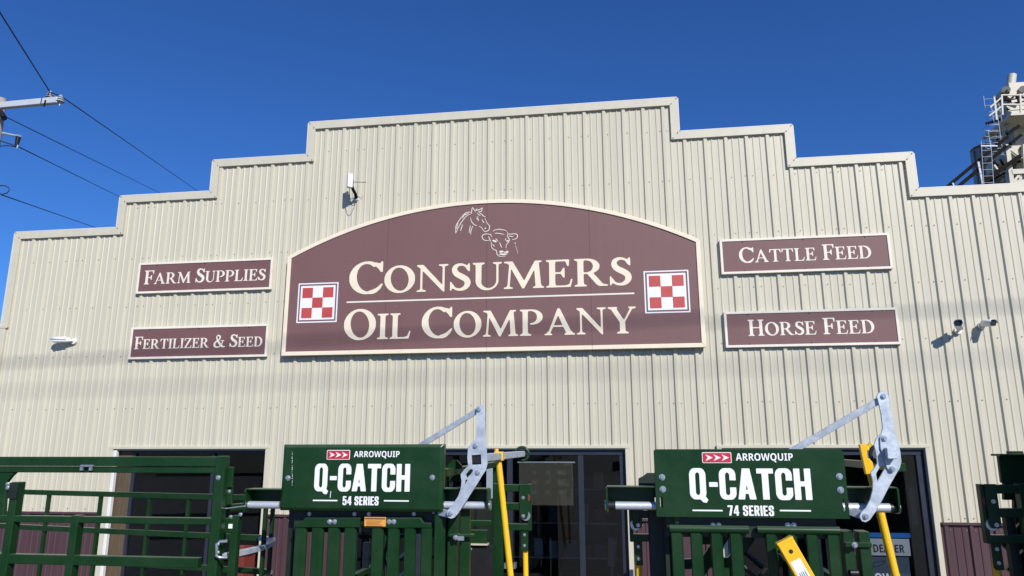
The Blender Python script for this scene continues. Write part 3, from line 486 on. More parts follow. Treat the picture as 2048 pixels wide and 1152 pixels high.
sans('D DEALER', a.x, c.x, a.z, c.z, .0615, 'ink', ds)
a, c = P(1738,1166,.06), P(1800,1147,.06)
sans('TOWN', a.x, c.x, a.z, c.z, .0615, 'print_white', ds)
pts = [(1745,1128),(1755,1123),(1770,1121),(1768,1127),(1757,1132),(1747,1134)]
q = [P(a, c, .0605) for a, c in pts+pts[:1]]
MB().tube(q, .004, 6).build('outline_mark', 'ink', ds)
o = MB().bar(P(1823,975,.9), P(1831,1049,.9), .055, .02).build('cream_strip', 'cream')  # narrow cream strip set behind the glass
tag(o, 'narrow cream strip seen through the right window', 'shelf')
fl = empty('wooden_easel', P(1226,1120,.55))
tag(fl, 'pale wooden easel post behind the middle door glass', 'easel')
MB().prism(pxy([(1217,1076),(1226,1076),(1235,1082),(1233,1095),(1230,1134),(1215,1134)], .55), .55, .60).build('post', 'pale_wood', fl, bevel=.006)
MB().bar(P(1225,1134,.57), (P(1225,1134,.57).x, .57, .02), .03, .03).build('leg', 'pale_wood', fl)
o = MB(); 
for i in range(6): o.tube([P(485,1090,-.55)+Vector((.0,0,-.02-.012*i))+Vector((.11*math.cos(a/12*2*math.pi),.11*math.sin(a/12*2*math.pi),0)) for a in range(13)], .006, 5)
o.box(P(478,1125,-.55).x-.03, P(490,1125,-.55).x+.05, -.66, -.44, .006, P(485,1112,-.55).z)
o = o.build('red_drum', 'brick_red'); tag(o, 'red drum with coiled top inside the curved rail by the door', 'drum')

sf = empty('store_shelf', P(1090,1150,2.4)); sf.location.z = .02; tag(sf, 'dim store shelf with packages seen through the middle door glass', 'shelf')
xa_, xb_ = PX(1000,1100,2.4), PX(1240,1100,2.4)
for zz in (.5,.95,1.4): MB().box(xa_, xb_, 2.4, 2.8, zz-.02, zz).build('shelf_board', 'tower_grey', sf)
for xx in (xa_, (xa_+xb_)/2, xb_): MB().box(xx-.02, xx+.02, 2.395, 2.805, .02, 1.75).build('upright', 'dark_steel', sf)
xx = xa_+.05
while xx < xb_-.2:
    for zz in (.5,.95,1.4):
        w_ = random.uniform(.07,.18); MB().box(xx, xx+w_, 2.42, 2.7, zz+.001, zz+random.uniform(.12,.32)).build('package', random.choice(('navy_vinyl','brick_red','tower_grey','pale_wood','black')), sf)
    xx += .21
o = MB().box(*flat_rect(1008,1127,1031,1138,.75,.12)).build('package', 'grey_vinyl'); tag(o, 'small pale package low behind the middle door glass', 'package')

# ================================================================== signs on the front
YS = -.044
def rect_sign(corners, label, text, tpx, big_top, small):
    q = [P(a, c, YS) for a, c in corners]
    x0 = (q[0].x+q[3].x)/2; x1 = (q[1].x+q[2].x)/2; z1 = (q[0].z+q[1].z)/2; z0 = (q[2].z+q[3].z)/2
    r = empty('product_sign', ((x0+x1)/2, YS, z0)); tag(r, label, 'sign', 'small product signs')
    MB().box(x0+.006, x1-.006, YS+.004, -.021, z0+.006, z1-.006).build('board', 'board2', r)
    fwid = .026
    for nm, poly in (('top',[(x0,z1),(x0+fwid,z1-fwid),(x1-fwid,z1-fwid),(x1,z1)]), ('bottom',[(x0,z0),(x1,z0),(x1-fwid,z0+fwid),(x0+fwid,z0+fwid)]),
                     ('l',[(x0,z0),(x0+fwid,z0+fwid),(x0+fwid,z1-fwid),(x0,z1)]), ('r',[(x1,z0),(x1,z1),(x1-fwid,z1-fwid),(x1-fwid,z0+fwid)])):
        MB().prism(poly, YS-.004, YS+.03).build('border_strip', 'ivory', r, bevel=.002)
    a, c = P(*tpx[0], YS+.004), P(*tpx[1], YS+.004)
    lettering(text, 'S', a.x, c.x, a.z, P(tpx[0][0], big_top, YS+.004).z-a.z, YS+.004, 'ivory', r, small=small)
    for fx in (.14,.5,.86):
        for zz in (z0+.035, z1-.035):
            MB().prism(circ(x0+fx*(x1-x0), zz, .0065, 6), YS-.001, YS+.005).build('screw', 'ink', r)
rect_sign([(278,526),(546,516),(542,578),(271,588)], 'maroon sign reading Farm Supplies, upper sign on the left', 'Farm Supplies', [(287.5,569),(530.5,560)], 541.7, .80)
rect_sign([(263,655),(537,648),(533,713),(256,719)], 'maroon sign reading Fertilizer and Seed, lower sign on the left', 'Fertilizer & Seed', [(268,698.5),(524,692)], 674, .78)
rect_sign([(1439,480),(1778,465),(1786,537),(1443,549)], 'maroon sign reading Cattle Feed, upper sign on the right', 'Cattle Feed', [(1479,526),(1743.5,517)], 495.8, .82)
rect_sign([(1447,623),(1794,616),(1803,689),(1452,695)], 'maroon sign reading Horse Feed, lower sign on the right', 'Horse Feed', [(1497,672),(1749.7,667)], 640, .82)

# main arched sign
YM = -.085
bl, br = P(562,713,YM), P(1415,693,YM); sl_, sr_ = P(576,515,YM), P(1397,477,YM); ap = P(985,398.5,YM)
mx0, mx1 = (bl.x+sl_.x)/2, (br.x+sr_.x)/2; mz0 = (bl.z+br.z)/2; mzs = (sl_.z+sr_.z)/2; mzt = P(985,399,YM).z
mxc = (mx0+mx1)/2; hw = (mx1-mx0)/2; sag = mzt-mzs; RA = (hw*hw+sag*sag)/(2*sag); zc_ = mzt-RA
def arch(x): return zc_ + math.sqrt(RA*RA-(x-mxc)**2)
ms = empty('main_sign', (mxc, YM, mz0)); tag(ms, 'large arched maroon sign reading Consumers Oil Company with two checkerboard emblems', 'sign')
sheets = [mx0+.008, PX(771,600,YM), PX(973,600,YM), PX(1182,600,YM), mx1-.008]
for a, c in zip(sheets, sheets[1:]):
    n = 14; pts = [(a+.0012, mz0+.008), (c-.0012, mz0+.008)] + [(c-.0012+(a-c+.0024)*i/n, arch(c-.0012+(a-c+.0024)*i/n)-.008) for i in range(n+1)]
    MB().prism(pts, YM+.006, -.021).build('sign_panel', 'board', ms)
BW = .046
def border(poly): MB().prism(poly, YM-.006, YM+.045).build('border_strip', 'cream', ms, bevel=.003)
for a, c in zip(sheets, sheets[1:]):
    a2 = mx0 if a == sheets[0] else a+.0006; c2 = mx1 if c == sheets[-1] else c-.0006
    ai = a2+(BW if a == sheets[0] else 0); ci = c2-(BW if c == sheets[-1] else 0)
    border([(a2,mz0),(c2,mz0),(ci,mz0+BW),(ai,mz0+BW)])
    n = 12; outp = [(a2+(c2-a2)*i/n, arch(a2+(c2-a2)*i/n)) for i in range(n+1)]
    def inn(x): return zc_ + math.sqrt((RA-BW)**2-(x-mxc)**2)
    inp = [(ai+(ci-ai)*i/n, inn(ai+(ci-ai)*i/n)) for i in range(n+1)]
    border(outp+inp[::-1])
zi = zc_ + math.sqrt((RA-BW)**2-(hw-BW)**2)
border([(mx0,mz0+.0005),(mx0+BW,mz0+BW),(mx0+BW,zi),(mx0,arch(mx0))]); border([(mx1,mz0+.0005),(mx1,arch(mx1)),(mx1-BW,zi),(mx1-BW,mz0+BW)])
for fx in (.16,.5,.84):
    MB().box(mxc+(fx-.5)*2*hw-.05, mxc+(fx-.5)*2*hw+.05, -.0215, -.019, mz0+.1, mz0+.2).build('standoff', 'trim', ms)
YF = YM+.006
a, c = P(697.5,588.5,YF), P(1264,572,YF)
lettering('Consumers', 'S', a.x, c.x, P(740,587,YF).z, P(733,524.5,YF).z-P(733,587.5,YF).z, YF, 'cream', ms, small=.835, gap=.05)
a, c = P(687,679,YF), P(1273.5,666,YF)
lettering('Oil Company', 'S', a.x, c.x, P(765,678.2,YF).z, P(720,619.5,YF).z-P(720,679.5,YF).z, YF, 'cream', ms, small=.835, gap=.05, space=.30)
a, c = P(693.4,604.8,YF), P(1268.6,586.5,YF)
MB().box(a.x, c.x, YF-.003, YF+.0005, (a.z+c.z)/2-.009, (a.z+c.z)/2+.009).build('rule_line', 'ivory', ms)
for q in ([(597.8,566.5),(677,565),(673.6,644),(592.5,646.4)], [(1286.9,542.9),(1376.9,539.3),(1380.7,624.3),(1290.4,627.3)]):
    v = [P(a, c, YF) for a, c in q]
    x0 = (v[0].x+v[3].x)/2; x1 = (v[1].x+v[2].x)/2; z1 = (v[0].z+v[1].z)/2; z0 = (v[2].z+v[3].z)/2; W_ = x1-x0; H_ = z1-z0
    e1, e2 = .030*W_, .068*W_
    em = MB().prism([(x0,z0),(x1,z0),(x1,z1),(x0,z1)], YF-.003, YF+.0004, [[(x0+e1,z0+e1),(x1-e1,z0+e1),(x1-e1,z1-e1),(x0+e1,z1-e1)]]).build('emblem_border', 'white', ms)
    MB().box(x0+e2, x1-e2, YF-.003, YF+.0004, z0+e2, z1-e2).build('emblem_field', 'white', em)
    m_ = .115*W_; cw = (W_-2*m_)/3; ch = (H_-2*m_)/3
    for i in range(3):
        for j in range(3):
            if (i+j) % 2 == 0:
                MB().box(x0+m_+i*cw, x0+m_+(i+1)*cw, YF-.006, YF-.0025, z0+m_+j*ch, z0+m_+(j+1)*ch).build('checker_square', 'red', em)
# line drawing of the two heads
def art(lines, name, wd=.0085):
    b = MB()
    for ln in lines:
        w0 = wd
        if isinstance(ln[0], (int, float)): w0 = ln[0]*wd; ln = ln[1:]
        pts = [P(880+a/9.6, 400+c/9.6, YF) for a, c in ln]
        # smooth through the points
        sm = []
        for i in range(len(pts)-1):
            p0, p1, p2, p3 = pts[max(i-1,0)], pts[i], pts[i+1], pts[min(i+2,len(pts)-1)]
            for t_ in (0,.25,.5,.75): sm.append(.5*((2*p1)+(p2-p0)*t_+(2*p0-5*p1+4*p2-p3)*t_*t_+(3*p1-p0-3*p2+p3)*t_**3))
        sm.append(pts[-1]); n = len(sm); L_ = []; R_ = []
        for i, p in enumerate(sm):
            d = sm[min(i+1,n-1)]-sm[max(i-1,0)]; d.normalize(); nn = Vector((-d.z,0,d.x))
            k_ = w0/2*(.55+.45*math.sin(math.pi*min(1,max(.12,i/(n-1)))) if n > 4 else 1)
            L_.append((p+nn*k_)); R_.append((p-nn*k_))
        vs = [(v.x, YF-.003, v.z) for v in L_+R_]
        b.add(vs, [(i, i+1, n+i+1, n+i) for i in range(n-1)])
    return b.build(name, 'ivory', ms)
art([[(300,650),(300,560),(310,490),(350,420),(400,350),(450,290),(500,245),(560,232),(600,240)],
     [(295,655),(330,580),(380,480),(440,390),(510,310),(600,262)], [(350,440),(330,500),(318,560)], [(430,320),(410,350),(440,330),(470,290)],
     [(500,250),(470,290),(520,270),(560,240)], [(435,470),(415,530),(395,600)], [(605,265),(610,200),(625,140)], [(625,140),(650,180),(675,215),(672,240)],
     [(672,230),(700,200),(760,185),(815,145)], [(815,148),(805,190),(795,225)], [(690,200),(715,165)], [(735,215),(790,225),(800,222)], [(740,235),(800,275),(840,312),(875,322)],
     [(715,250),(745,285),(780,300)], [(590,340),(600,400),(630,450),(670,480),(710,497)], [(750,505),(800,530),(825,570),(850,600),(880,605),(920,592),(945,570),(950,530),(955,500),(935,480),(910,450),(885,400),(860,345)],
     [(805,375),(825,410),(850,445)], [1.6,(700,360),(722,362),(742,380)], [(705,330),(740,328)], [(725,402),(745,398)], [1.8,(862,555),(872,545),(882,535)],
     [(590,490),(570,560),(560,635)], [(635,500),(605,560),(592,620),(595,665)]], 'horse_drawing')
art([[(1015,605),(1060,575),(1110,570),(1145,560),(1190,575),(1230,575),(1285,605)], [(1050,640),(1110,640),(1160,648),(1235,662)],
     [(1000,710),(975,675),(930,655),(870,655),(825,675),(808,710),(830,755),(880,780),(930,778),(960,765)], [(930,700),(950,740),(975,800)], [(985,650),(970,670)],
     [(1300,620),(1305,655),(1370,655),(1440,650),(1480,665),(1490,700),(1465,740),(1420,758),(1385,755)], [(1320,690),(1360,700),(1410,698)], [(1300,660),(1290,690),(1310,720),(1330,760),(1325,800),(1290,840),(1270,880),(1270,930)],
     [(990,810),(985,870),(1000,920),(1040,955),(1080,970),(1090,1010),(1100,1050),(1130,1075),(1180,1085),(1260,1078)], [2.6,(1010,775),(1050,790),(1085,805)], [(1065,742),(1095,770),(1115,797)],
     [(1145,815),(1165,870),(1190,918)], [(1010,850),(1030,875),(1050,895)], [2.2,(1275,795),(1300,785),(1318,778)], [(1268,735),(1250,780)],
     [2.4,(1150,1035),(1200,1045),(1260,1040),(1300,1020)], [3.0,(1150,1010),(1165,995),(1215,992)], [(1215,992),(1260,1000),(1295,970)], [2.6,(1240,1020),(1290,1010),(1305,985)], [(1130,1045),(1160,1050)],
     [.8,(1435,815),(1455,850)], [.5,(1440,870),(1470,930),(1497,1035)]], 'cow_drawing')

# ================================================================== cameras and antenna on the wall
def security_camera(mount_px, tip_px, stand, length, label, front_dark=True):
    """bullet camera: wall plate, arm, housing with hood, dark glass front"""
    mnt = P(*mount_px, 0); r = empty('security_camera', (mnt.x, -.02, mnt.z)); tag(r, label, 'camera', 'security cameras on the front')
    tip = P(*tip_px, -stand)
    MB().prism(circ(mnt.x, mnt.z, .036, 18), -.034, -.003).build('wall_plate', 'plastic', r, bevel=.004)
    d = (tip-Vector((mnt.x, -.07, mnt.z+.01))); d.normalize(); rear = tip-d*length
    MB().tube([(mnt.x,-.03,mnt.z), (mnt.x,-.065,mnt.z+.005), rear+d*.05+Vector((0,0,-.02))], .014, 10).build('arm', 'plastic', r)
    up = Vector((0,0,1)); sd_ = d.cross(up).normalized(); u2 = sd_.cross(d)
    def sec(c, a, h, n=16): return [c+sd_*a*math.copysign(abs(math.cos(t_))**.55, math.cos(t_))+u2*h*math.copysign(abs(math.sin(t_))**.55, math.sin(t_)) for t_ in [2*math.pi*k/n for k in range(n)]]
    b = MB(); n = 16; rings = [sec(rear, .022, .020), sec(rear+d*.02, .034, .030), sec(tip-d*.012, .036, .031), sec(tip, .034, .029)]
    vs = [v for rg in rings for v in rg]; b.add(vs, [(i*n+k, i*n+(k+1)%n, (i+1)*n+(k+1)%n, (i+1)*n+k) for i in range(3) for k in range(n)], True)
    b.add(rings[0], [tuple(range(n-1,-1,-1))]); b.build('housing', 'plastic', r)
    b = MB(); b.add(sec(tip+d*.0005, .034, .029), [tuple(range(n))]); b.add([v+d*.0006 for v in sec(tip, .030, .025)], [tuple(range(n))]); b.build('front_glass', 'black', r)
    lens = MB(); lens.tube([tip-d*.002, tip+d*.004], .013, 14); lens.build('lens', 'frame', r)
    b = MB(); h = [c for c in sec(rear+d*.03, .039, .035)[0:9]] + [c for c in sec(tip+d*.02, .039, .035)[0:9]]
    b.add(h, [(i, i+1, 9+i+1, 9+i) for i in range(8)], True); hood = b.build('hood', 'plastic', r)
    sm = hood.modifiers.new('thickness', 'SOLIDIFY'); sm.thickness = .003
security_camera((1914,662), (1916.5,646.5), .235, .155, 'white bullet camera with dark face, left of the pair on the right')
security_camera((1962,652), (1986,646), .185, .15, 'white bullet camera angled right, outermost of the pair on the right')
security_camera((150,683), (107,680), .105, .20, 'white bullet camera pointing left beyond the Fertilizer sign')

an = empty('wireless_antenna', P(714,397,0)); tag(an, 'small white wireless antenna on a bracket above the arched sign', 'antenna')
mt = P(714,397,0); bx = P(700,362,-.20)
MB().box(mt.x-.03, mt.x+.03, -.03, -.002, mt.z-.035, mt.z+.035).build('wall_plate', 'galv', an, bevel=.003)
MB().tube([(mt.x,-.02,mt.z),(mt.x+.012,-.10,mt.z+.03),(mt.x+.005,-.15,mt.z+.055),(bx.x+.015,-.17,bx.z-.05),(bx.x+.012,-.17,bx.z+.03)], .019, 10).build('bracket_arm', 'dark_steel', an)
ca, sa = math.cos(.62), math.sin(.62)
b = MB(); zprism_pts = [(bx.x+x*ca-y*sa, -.205+x*sa+y*ca) for x, y in ((-.032,-.030),(.032,-.030),(.032,.030),(-.032,.030))]
b.add([(x,y,bx.z-.088) for x,y in zprism_pts]+[(x,y,bx.z+.085) for x,y in zprism_pts], [(3,2,1,0),(4,5,6,7)]+[(i,(i+1)%4,4+(i+1)%4,4+i) for i in range(4)])
b.build('housing', 'plastic', an, bevel=.010, seg=3)
MB().box(bx.x-.012, bx.x+.022, -.184, -.166, bx.z-.05, bx.z-.01).build('clamp', 'galv', an, bevel=.002)
MB().tube([P(701,364,-.18), P(733,364.5,-.18)], .0035, 6).build('whip', 'dark_steel', an)
cab = []
for i in range(15):
    t_ = i/14; a, c = Vector((bx.x-.01,-.19,bx.z-.085)), Vector((mt.x,-.03,mt.z-.035))
    q = a.lerp(c, t_); q.z -= .17*math.sin(math.pi*t_)**.8*(1-.35*t_); cab.append(q)
MB().tube(cab, .0035, 6).build('cable', 'cable', an)

# ================================================================== cattle handling equipment
def zprism(b, pts, z0, z1):
    """outline in the xy plane carried from z0 to z1"""
    n = len(pts); ar = sum(pts[i][0]*pts[(i+1)%n][1]-pts[(i+1)%n][0]*pts[i][1] for i in range(n))
    if ar < 0: pts = pts[::-1]
    b.add([(x,y,z0) for x,y in pts]+[(x,y,z1) for x,y in pts], [tuple(range(n-1,-1,-1)), tuple(range(n,2*n))]+[(i,(i+1)%n,n+(i+1)%n,n+i) for i in range(n)])
    return b
YC = -3.30
def name_plate(root, x0, x1, z0, z1, ch, dep=.07, fold=.014):
    b = MB(); y0 = YC
    def rect(i, y): return [(x0+i,y,z0+i),(x1-i,y,z0+i),(x1-i,y,z1-i),(x0+i,y,z1-i)]
    vs = rect(ch, y0)+rect(0, y0+fold)+rect(0, y0+dep)
    b.add(vs, [(0,1,2,3)]+[(4+i,4+(i+1)%4,(i+1)%4,i) for i in range(4)]+[(8+i,8+(i+1)%4,4+(i+1)%4,4+i) for i in range(4)]+[(11,10,9,8)])
    return b.build('name_plate', 'green', root, bevel=.003)
def plate_text(pl, logo, brand, big, series, ser_text, lines):
    y = YC
    a, c = P(logo[0],logo[3],y), P(logo[2],logo[1],y); rr_ = .008
    def rrect(x0,x1,z0,z1,r): return [(cx+r*math.cos(t_), cz+r*math.sin(t_)) for cx,cz,a0 in ((x1-r,z1-r,0),(x0+r,z1-r,90),(x0+r,z0+r,180),(x1-r,z0+r,270)) for t_ in [math.radians(a0+k*30) for k in range(4)]]
    lg = MB().prism(rrect(a.x,c.x,a.z,c.z,.007), y-.002, y+.0005).build('logo_border', 'print_white', pl)
    e = .004; MB().prism(rrect(a.x+e,c.x-e,a.z+e,c.z-e,.005), y-.0035, y-.0018).build('logo_field', 'logo_red', lg)
    h = c.z-a.z; W_ = c.x-a.x; zc = (a.z+c.z)/2
    for i in range(3):
        xx = a.x+W_*(.11+.275*i); b = MB()
        b.prism([(xx,zc+h*.30),(xx+W_*.255,zc),(xx,zc-h*.30),(xx+W_*.085,zc)], y-.005, y-.0032); b.build('logo_arrow', 'print_white', lg)
    a, c = P(brand[0],brand[3],y), P(brand[2],brand[1],y); sans('ARROWQUIP', a.x, c.x, a.z-.006*0, c.z, y, 'print_white', pl)
    a, c = P(big[0],big[3],y), P(big[2],big[1],y); lettering('Q-CATCH', 'K', a.x, c.x, a.z, c.z-a.z, y, 'print_white', pl, gap=.05)
    a, c = P(series[0],series[3],y), P(series[2],series[1],y); lettering(ser_text, 'K', a.x, c.x, a.z, c.z-a.z, y, 'print_white', pl, gap=.075, space=.28)
    for x0, x1, py in lines:
        a, c = P(x0,py,y), P(x1,py,y); MB().box(a.x, c.x, y-.0025, y+.0005, a.z-.0042, a.z+.0042).build('rule_line', 'print_white', pl)
def slat(root, px0, px1, py, z0, z1, y):
    """folded steel slat: flat face with both edges turned back"""
    x0, x1 = PX(px0,py,y), PX(px1,py,y); c = .014
    b = MB(); zprism(b, [(x0,y+.03),(x0,y+.004),(x0+.004,y),(x1-c,y),(x1,y+.016),(x1,y+.03)], z0, z1); return b.build('slat', 'green', root)
def lever_plate(root, pts, holes, y, th=.012, mat='galv'):
    return MB().prism(pxy(pts, y), y, y+th, [pxy(h, y) for h in holes]).build('lever', mat, root, bevel=.0025)
def handle(root, top, bot, r, mat='yellow'):
    return MB().tube([top, bot], r, 14).build('handle', mat, root)
def side_bracket(root, x, s, y, zt, grip=True):
    """guide frame on the flank of a chute: two arms, a guide plate with two rollers, a lower arm with a drop handle
       x: post centre, s: side (+1 to the right), zt: height of the upper arm"""
    MB().bar((x,y,.02), (x,y,zt+.005), .075, .06).build('post', 'green', root, bevel=.004)
    xe = x+s*.235
    for dz in (-.028, -.160, -.305):
        w_ = .05 if dz != -.305 else .045
        MB().bar((x+s*.038,y,zt+dz), (xe,y,zt+dz), w_, .05).build('arm', 'green', root, bevel=.003)
    xp = xe-s*.04
    MB().prism([(xp-.032,zt+.002),(xp+.032,zt+.002),(xp+.032,zt-.215),(xp+.020,zt-.245),(xp-.020,zt-.245),(xp-.032,zt-.215)], y-.040, y-.028).build('guide_plate', 'green', root, bevel=.003)
    MB().box(xe-.012, xe+.012, y-.024, y+.024, zt-.33, zt).build('arm_end', 'green', root, bevel=.002)
    for dz in (-.095, -.225):
        MB().prism(circ(xp+s*.012, zt+dz, .036, 18), y-.025, y-.001).build('roller', 'brick_red' if dz == -.095 else 'zinc', root, bevel=.003)
        bolt((xp-s*.004, y-.041, zt+dz), .013, root)
    MB().prism([(xp+s*.0-.026,zt-.325),(xp+.026,zt-.325),(xp+.026,zt-.475),(xp-.018,zt-.475),(xp-.026,zt-.46)], y-.012, y+.004).build('drop_plate', 'green', root, bevel=.002)
    for dz in (-.36, -.435): bolt((xp, y-.013, zt+dz), .011, root)
    if grip: MB().tube([(xp,y+.022,zt-.42), (xp+s*.012,y+.022,zt-1.05)], .020, 12).build('handle', 'yellow', root)
def crossarm(root, px0, px1, py_top, py_bot, y, cyl, collar, s):
    """side arm beside the name plate: top flange, back web, end cheek, and a plated hydraulic pin below"""
    a, c = P(px0,py_top,y), P(px1,py_bot,y); xe = a.x if s < 0 else c.x
    MB().box(a.x, c.x, y-.01, y+.11, a.z-.008, a.z).build('arm_flange', 'green', root, bevel=.002)
    MB().box(a.x, c.x, y+.10, y+.112, c.z+.02, a.z-.0085).build('arm_web', 'green', root)
    MB().box(xe-.006, xe+.006, y-.0095, y+.099, c.z-.012, a.z-.0085).build('arm_cheek', 'green', root, bevel=.002)
    q0, q1, r_ = cyl
    p0, p1 = P(*q0, y+.045), P(*q1, y+.045); p1 = Vector((p1.x, p0.y, p0.z))
    MB().tube([p0, p1], r_, 18).build('pin', 'chrome', root)
    xo = xe + s*.014
    MB().tube([(xe-s*.002, p0.y, p0.z), (xo, p0.y, p0.z)], r_*1.25, 16).build('pin_head', 'zinc', root)
    if collar:
        MB().tube([(collar[0], p0.y, p0.z), (collar[1], p0.y, p0.z)], r_*1.12, 16).build('collar', 'black', root)

# ------------------------------------------------------------------ 54 series chute
c1 = empty('cattle_chute', (-1.0,-2.6,0)); tag(c1, 'green cattle chute with orange warning label under its 54 Series plate', 'cattle chute', 'cattle chutes lined up outside')
x0, x1, z0, z1 = -1.555, -.464, 1.584, 2.004
pl = name_plate(c1, x0, x1, z0, z1, .018)
plate_text(pl, (653.4,900,700.5,919.3), (707.6,902,799.7,917), (627.9,928,820.7,982), (685,993,757.7,1010), '54 SERIES', ((626,675,1000.7),(768,817.7,1001.5)))
for q in ((576,956),(864.5,955)): bolt(P(*q, YC), .018, pl, depth=.012)
# scratches where the paint is chipped
b = MB()
for i in range(16):
    q = P(584+random.uniform(-.3,.4), 905+i*4.4, YC); b.box(q.x, q.x+random.uniform(.001,.0035), YC-.001, YC+.0004, q.z, q.z+random.uniform(.004,.013))
q = P(661,986,YC); b.add([(q.x,YC-.0012,q.z+.012),(q.x+.004,YC-.0012,q.z+.012),(q.x+.002,YC-.0012,q.z-.03),(q.x-.002,YC-.0012,q.z-.03)], [(0,3,2,1)])
so = b.build('paint_chip', 'white', pl); so['kind'] = 'stuff'
yb = YC+.085
MB().box(x0+.06, x1-.03, yb+.02, yb+.10, 1.44, 1.62).build('header_beam', 'green_black', c1, bevel=.004)
for q in (619,709,738,828): bolt((PX(q,1028,yb+.02), yb+.02, PZ(q,1028,yb+.02)), .014, c1)
yh = YC+.035
MB().prism(pxy([(589,1046),(604,1044),(609,1036),(719,1036),(719,1055),(589,1055)], yh), yh, yh+.03).build('gate_header', 'green', c1, bevel=.003)
MB().prism(pxy([(729,1036),(840,1036),(847,1046),(862,1048),(862,1056),(729,1056)], yh), yh, yh+.03).build('gate_header', 'green', c1, bevel=.003)
for q in (659,669,778,787.5): bolt(P(q,1043.5,yh), .0165, c1, depth=.012)
zs = PZ(700,1054,yh)
for a, c in ((589,611),(622.5,645),(655,677.5),(688,710.5),(743,765),(775,797.5),(808,830),(842,862.5),(868,889)):
    slat(c1, a, c, 1075, .22, zs if a < 860 else 1.58, yh+.008)
for q in (694.5,747.5):
    v = P(q,1138,yh+.008); MB().prism(circ(v.x, v.z, .006, 4, math.pi/4), yh+.0065, yh+.02).build('slot', 'ink', c1)
for zz in (.22,):
    MB().box(x0+.04, x1-.02, yh+.01, yh+.09, zz-.08, zz-.001).build('gate_sill', 'green', c1)
lb = P(729,1034,yh-.006); lc = P(771,1053,yh-.006)
wl = MB().box(lb.x, lc.x, yh-.004, yh-.0005, lc.z, lb.z).build('warning_label', 'orange', c1)
MB().box(lb.x+.004, lc.x-.004, yh-.0055, yh-.0042, lb.z-.014, lb.z-.004).build('label_band', 'brown_ink', wl)
b = MB()
for i in range(5): b.box(lb.x+.012, lc.x-.012-random.uniform(0,.03), yh-.0055, yh-.0042, lb.z-.024-.008*i, lb.z-.0215-.008*i)
b.build('label_print', 'brown_ink', wl)
xL = PX(582,1080,yb+.1)
MB().bar((xL,yb+.14,.02), (xL,yb+.14,1.60), .045, .10).build('upright', 'green_black', c1, bevel=.004)
MB().bar((PX(891,1080,yb+.1),yb+.14,.02), (PX(891,1080,yb+.1),yb+.14,1.60), .05, .10).build('upright', 'green_black', c1, bevel=.004)
for px_, wd in ((906,.062),(931,.062)):
    v = P(px_,1080,yb+.06); MB().bar((v.x,v.y,.02), (v.x,v.y,1.63 if px_ < 920 else 1.60), wd, .05).build('latch_post', 'green', c1, bevel=.003)
v0, v1 = P(898,1066,yb), P(946,1079,yb)
MB().box(v0.x, v1.x, yb-.01, yb+.05, (v0.z+v1.z)/2-.004, (v0.z+v1.z)/2+.012).build('latch_bracket', 'green', c1, bevel=.002)
bolt((PX(911,1075,yb-.012), yb-.012, PZ(911,1075,yb-.012)), .016, c1, depth=.014)
MB().box(PX(915,1075,yb-.01), PX(928,1075,yb-.01), yb-.011, yb, PZ(915,1081,yb), PZ(915,1071,yb)).build('latch_tab', 'zinc', c1, bevel=.002)
crossarm(c1, 492, 561, 977.5, 1020, YC+.02, ((497,1009.5),(560,1009.5),.0235), None, -1)
crossarm(c1, 884, 975, 976.5, 1018, YC+.02, ((872,1010),(972,1010),.0235), None, 1)
# galvanised lever and links
def z2(pts): return [(480+a/3.097, 780+c/3.097) for a, c in pts]
yl = YC-.035
lv = lever_plate(c1, z2([(1462,112),(1470,98),(1490,91),(1508,97),(1517,120),(1520,250),(1527,370),(1532,458),(1522,498),(1500,530),(1470,580),(1400,690),(1345,772),(1328,790),(1308,797),(1290,790),(1281,770),(1286,745),(1310,718),(1350,660),(1366,615),(1372,570),(1366,522),(1385,497),(1413,470),(1408,420),(1412,352),(1438,322),(1462,303),(1465,200)]),
   [z2([(1434,404),(1492,400),(1495,460),(1437,464)]), z2([(1398,524),(1424,492),(1438,490),(1443,500),(1430,520),(1406,545)]), z2([(1392,588),(1396,556),(1410,556)])], yl)
for q in ((1478,122),(1457,347),(1472,512),(1303,767)): bolt(P(*z2([q])[0], yl), .0165, lv, depth=.014)
a, c = P(*z2([(1478,124)])[0], yl+.02), P(*z2([(1080,368)])[0], yl+.02)
c = P(*z2([(1080,368)])[0], YC+.09); 
MB().bar(P(*z2([(1478,124)])[0], yl+.018), c, .036, .010).build('link_bar', 'galv', c1, bevel=.002)
MB().bar(P(901,1029,yl+.02), P(866,1020,YC+.08), .045, .012).build('link_bar', 'galv', c1, bevel=.002)
# square shaft running back to the tail end, with its yellow clamp and handle
sh = P(953,917,yl+.02); ye = -1.05
MB().bar((sh.x,yl+.0345,sh.z), (sh.x,ye,sh.z), .052, .052, up=(0,0,1)).build('shaft', 'galv', c1, bevel=.004)
MB().tube([(sh.x,yl+.035,sh.z),(sh.x,yl+.10,sh.z)], .045, 18).build('shaft_bearing', 'green', c1)
MB().box(sh.x-.03, sh.x+.03, yl+.0125, yl+.034, sh.z-.03, sh.z+.03).build('hole_shade', 'black', c1)  # black block added to give the lever's square hole its shade
rg = [(sh.x+.062*math.cos(t_), ye-.02, sh.z+.062*math.sin(t_)) for t_ in [2*math.pi*k/24 for k in range(25)]]
MB().tube(rg, .013, 8, cap=False).build('shaft_ring', 'green', c1)
yk = -2.42
MB().box(sh.x-.034, sh.x+.034, yk-.035, yk+.035, sh.z-.034, sh.z+.034).build('clamp', 'yellow', c1, bevel=.004)
MB().tube([(sh.x-.02,yk,sh.z+.03),(sh.x-.02,yk,sh.z+.055)], .016, 8).build('clamp_screw', 'yellow', c1)
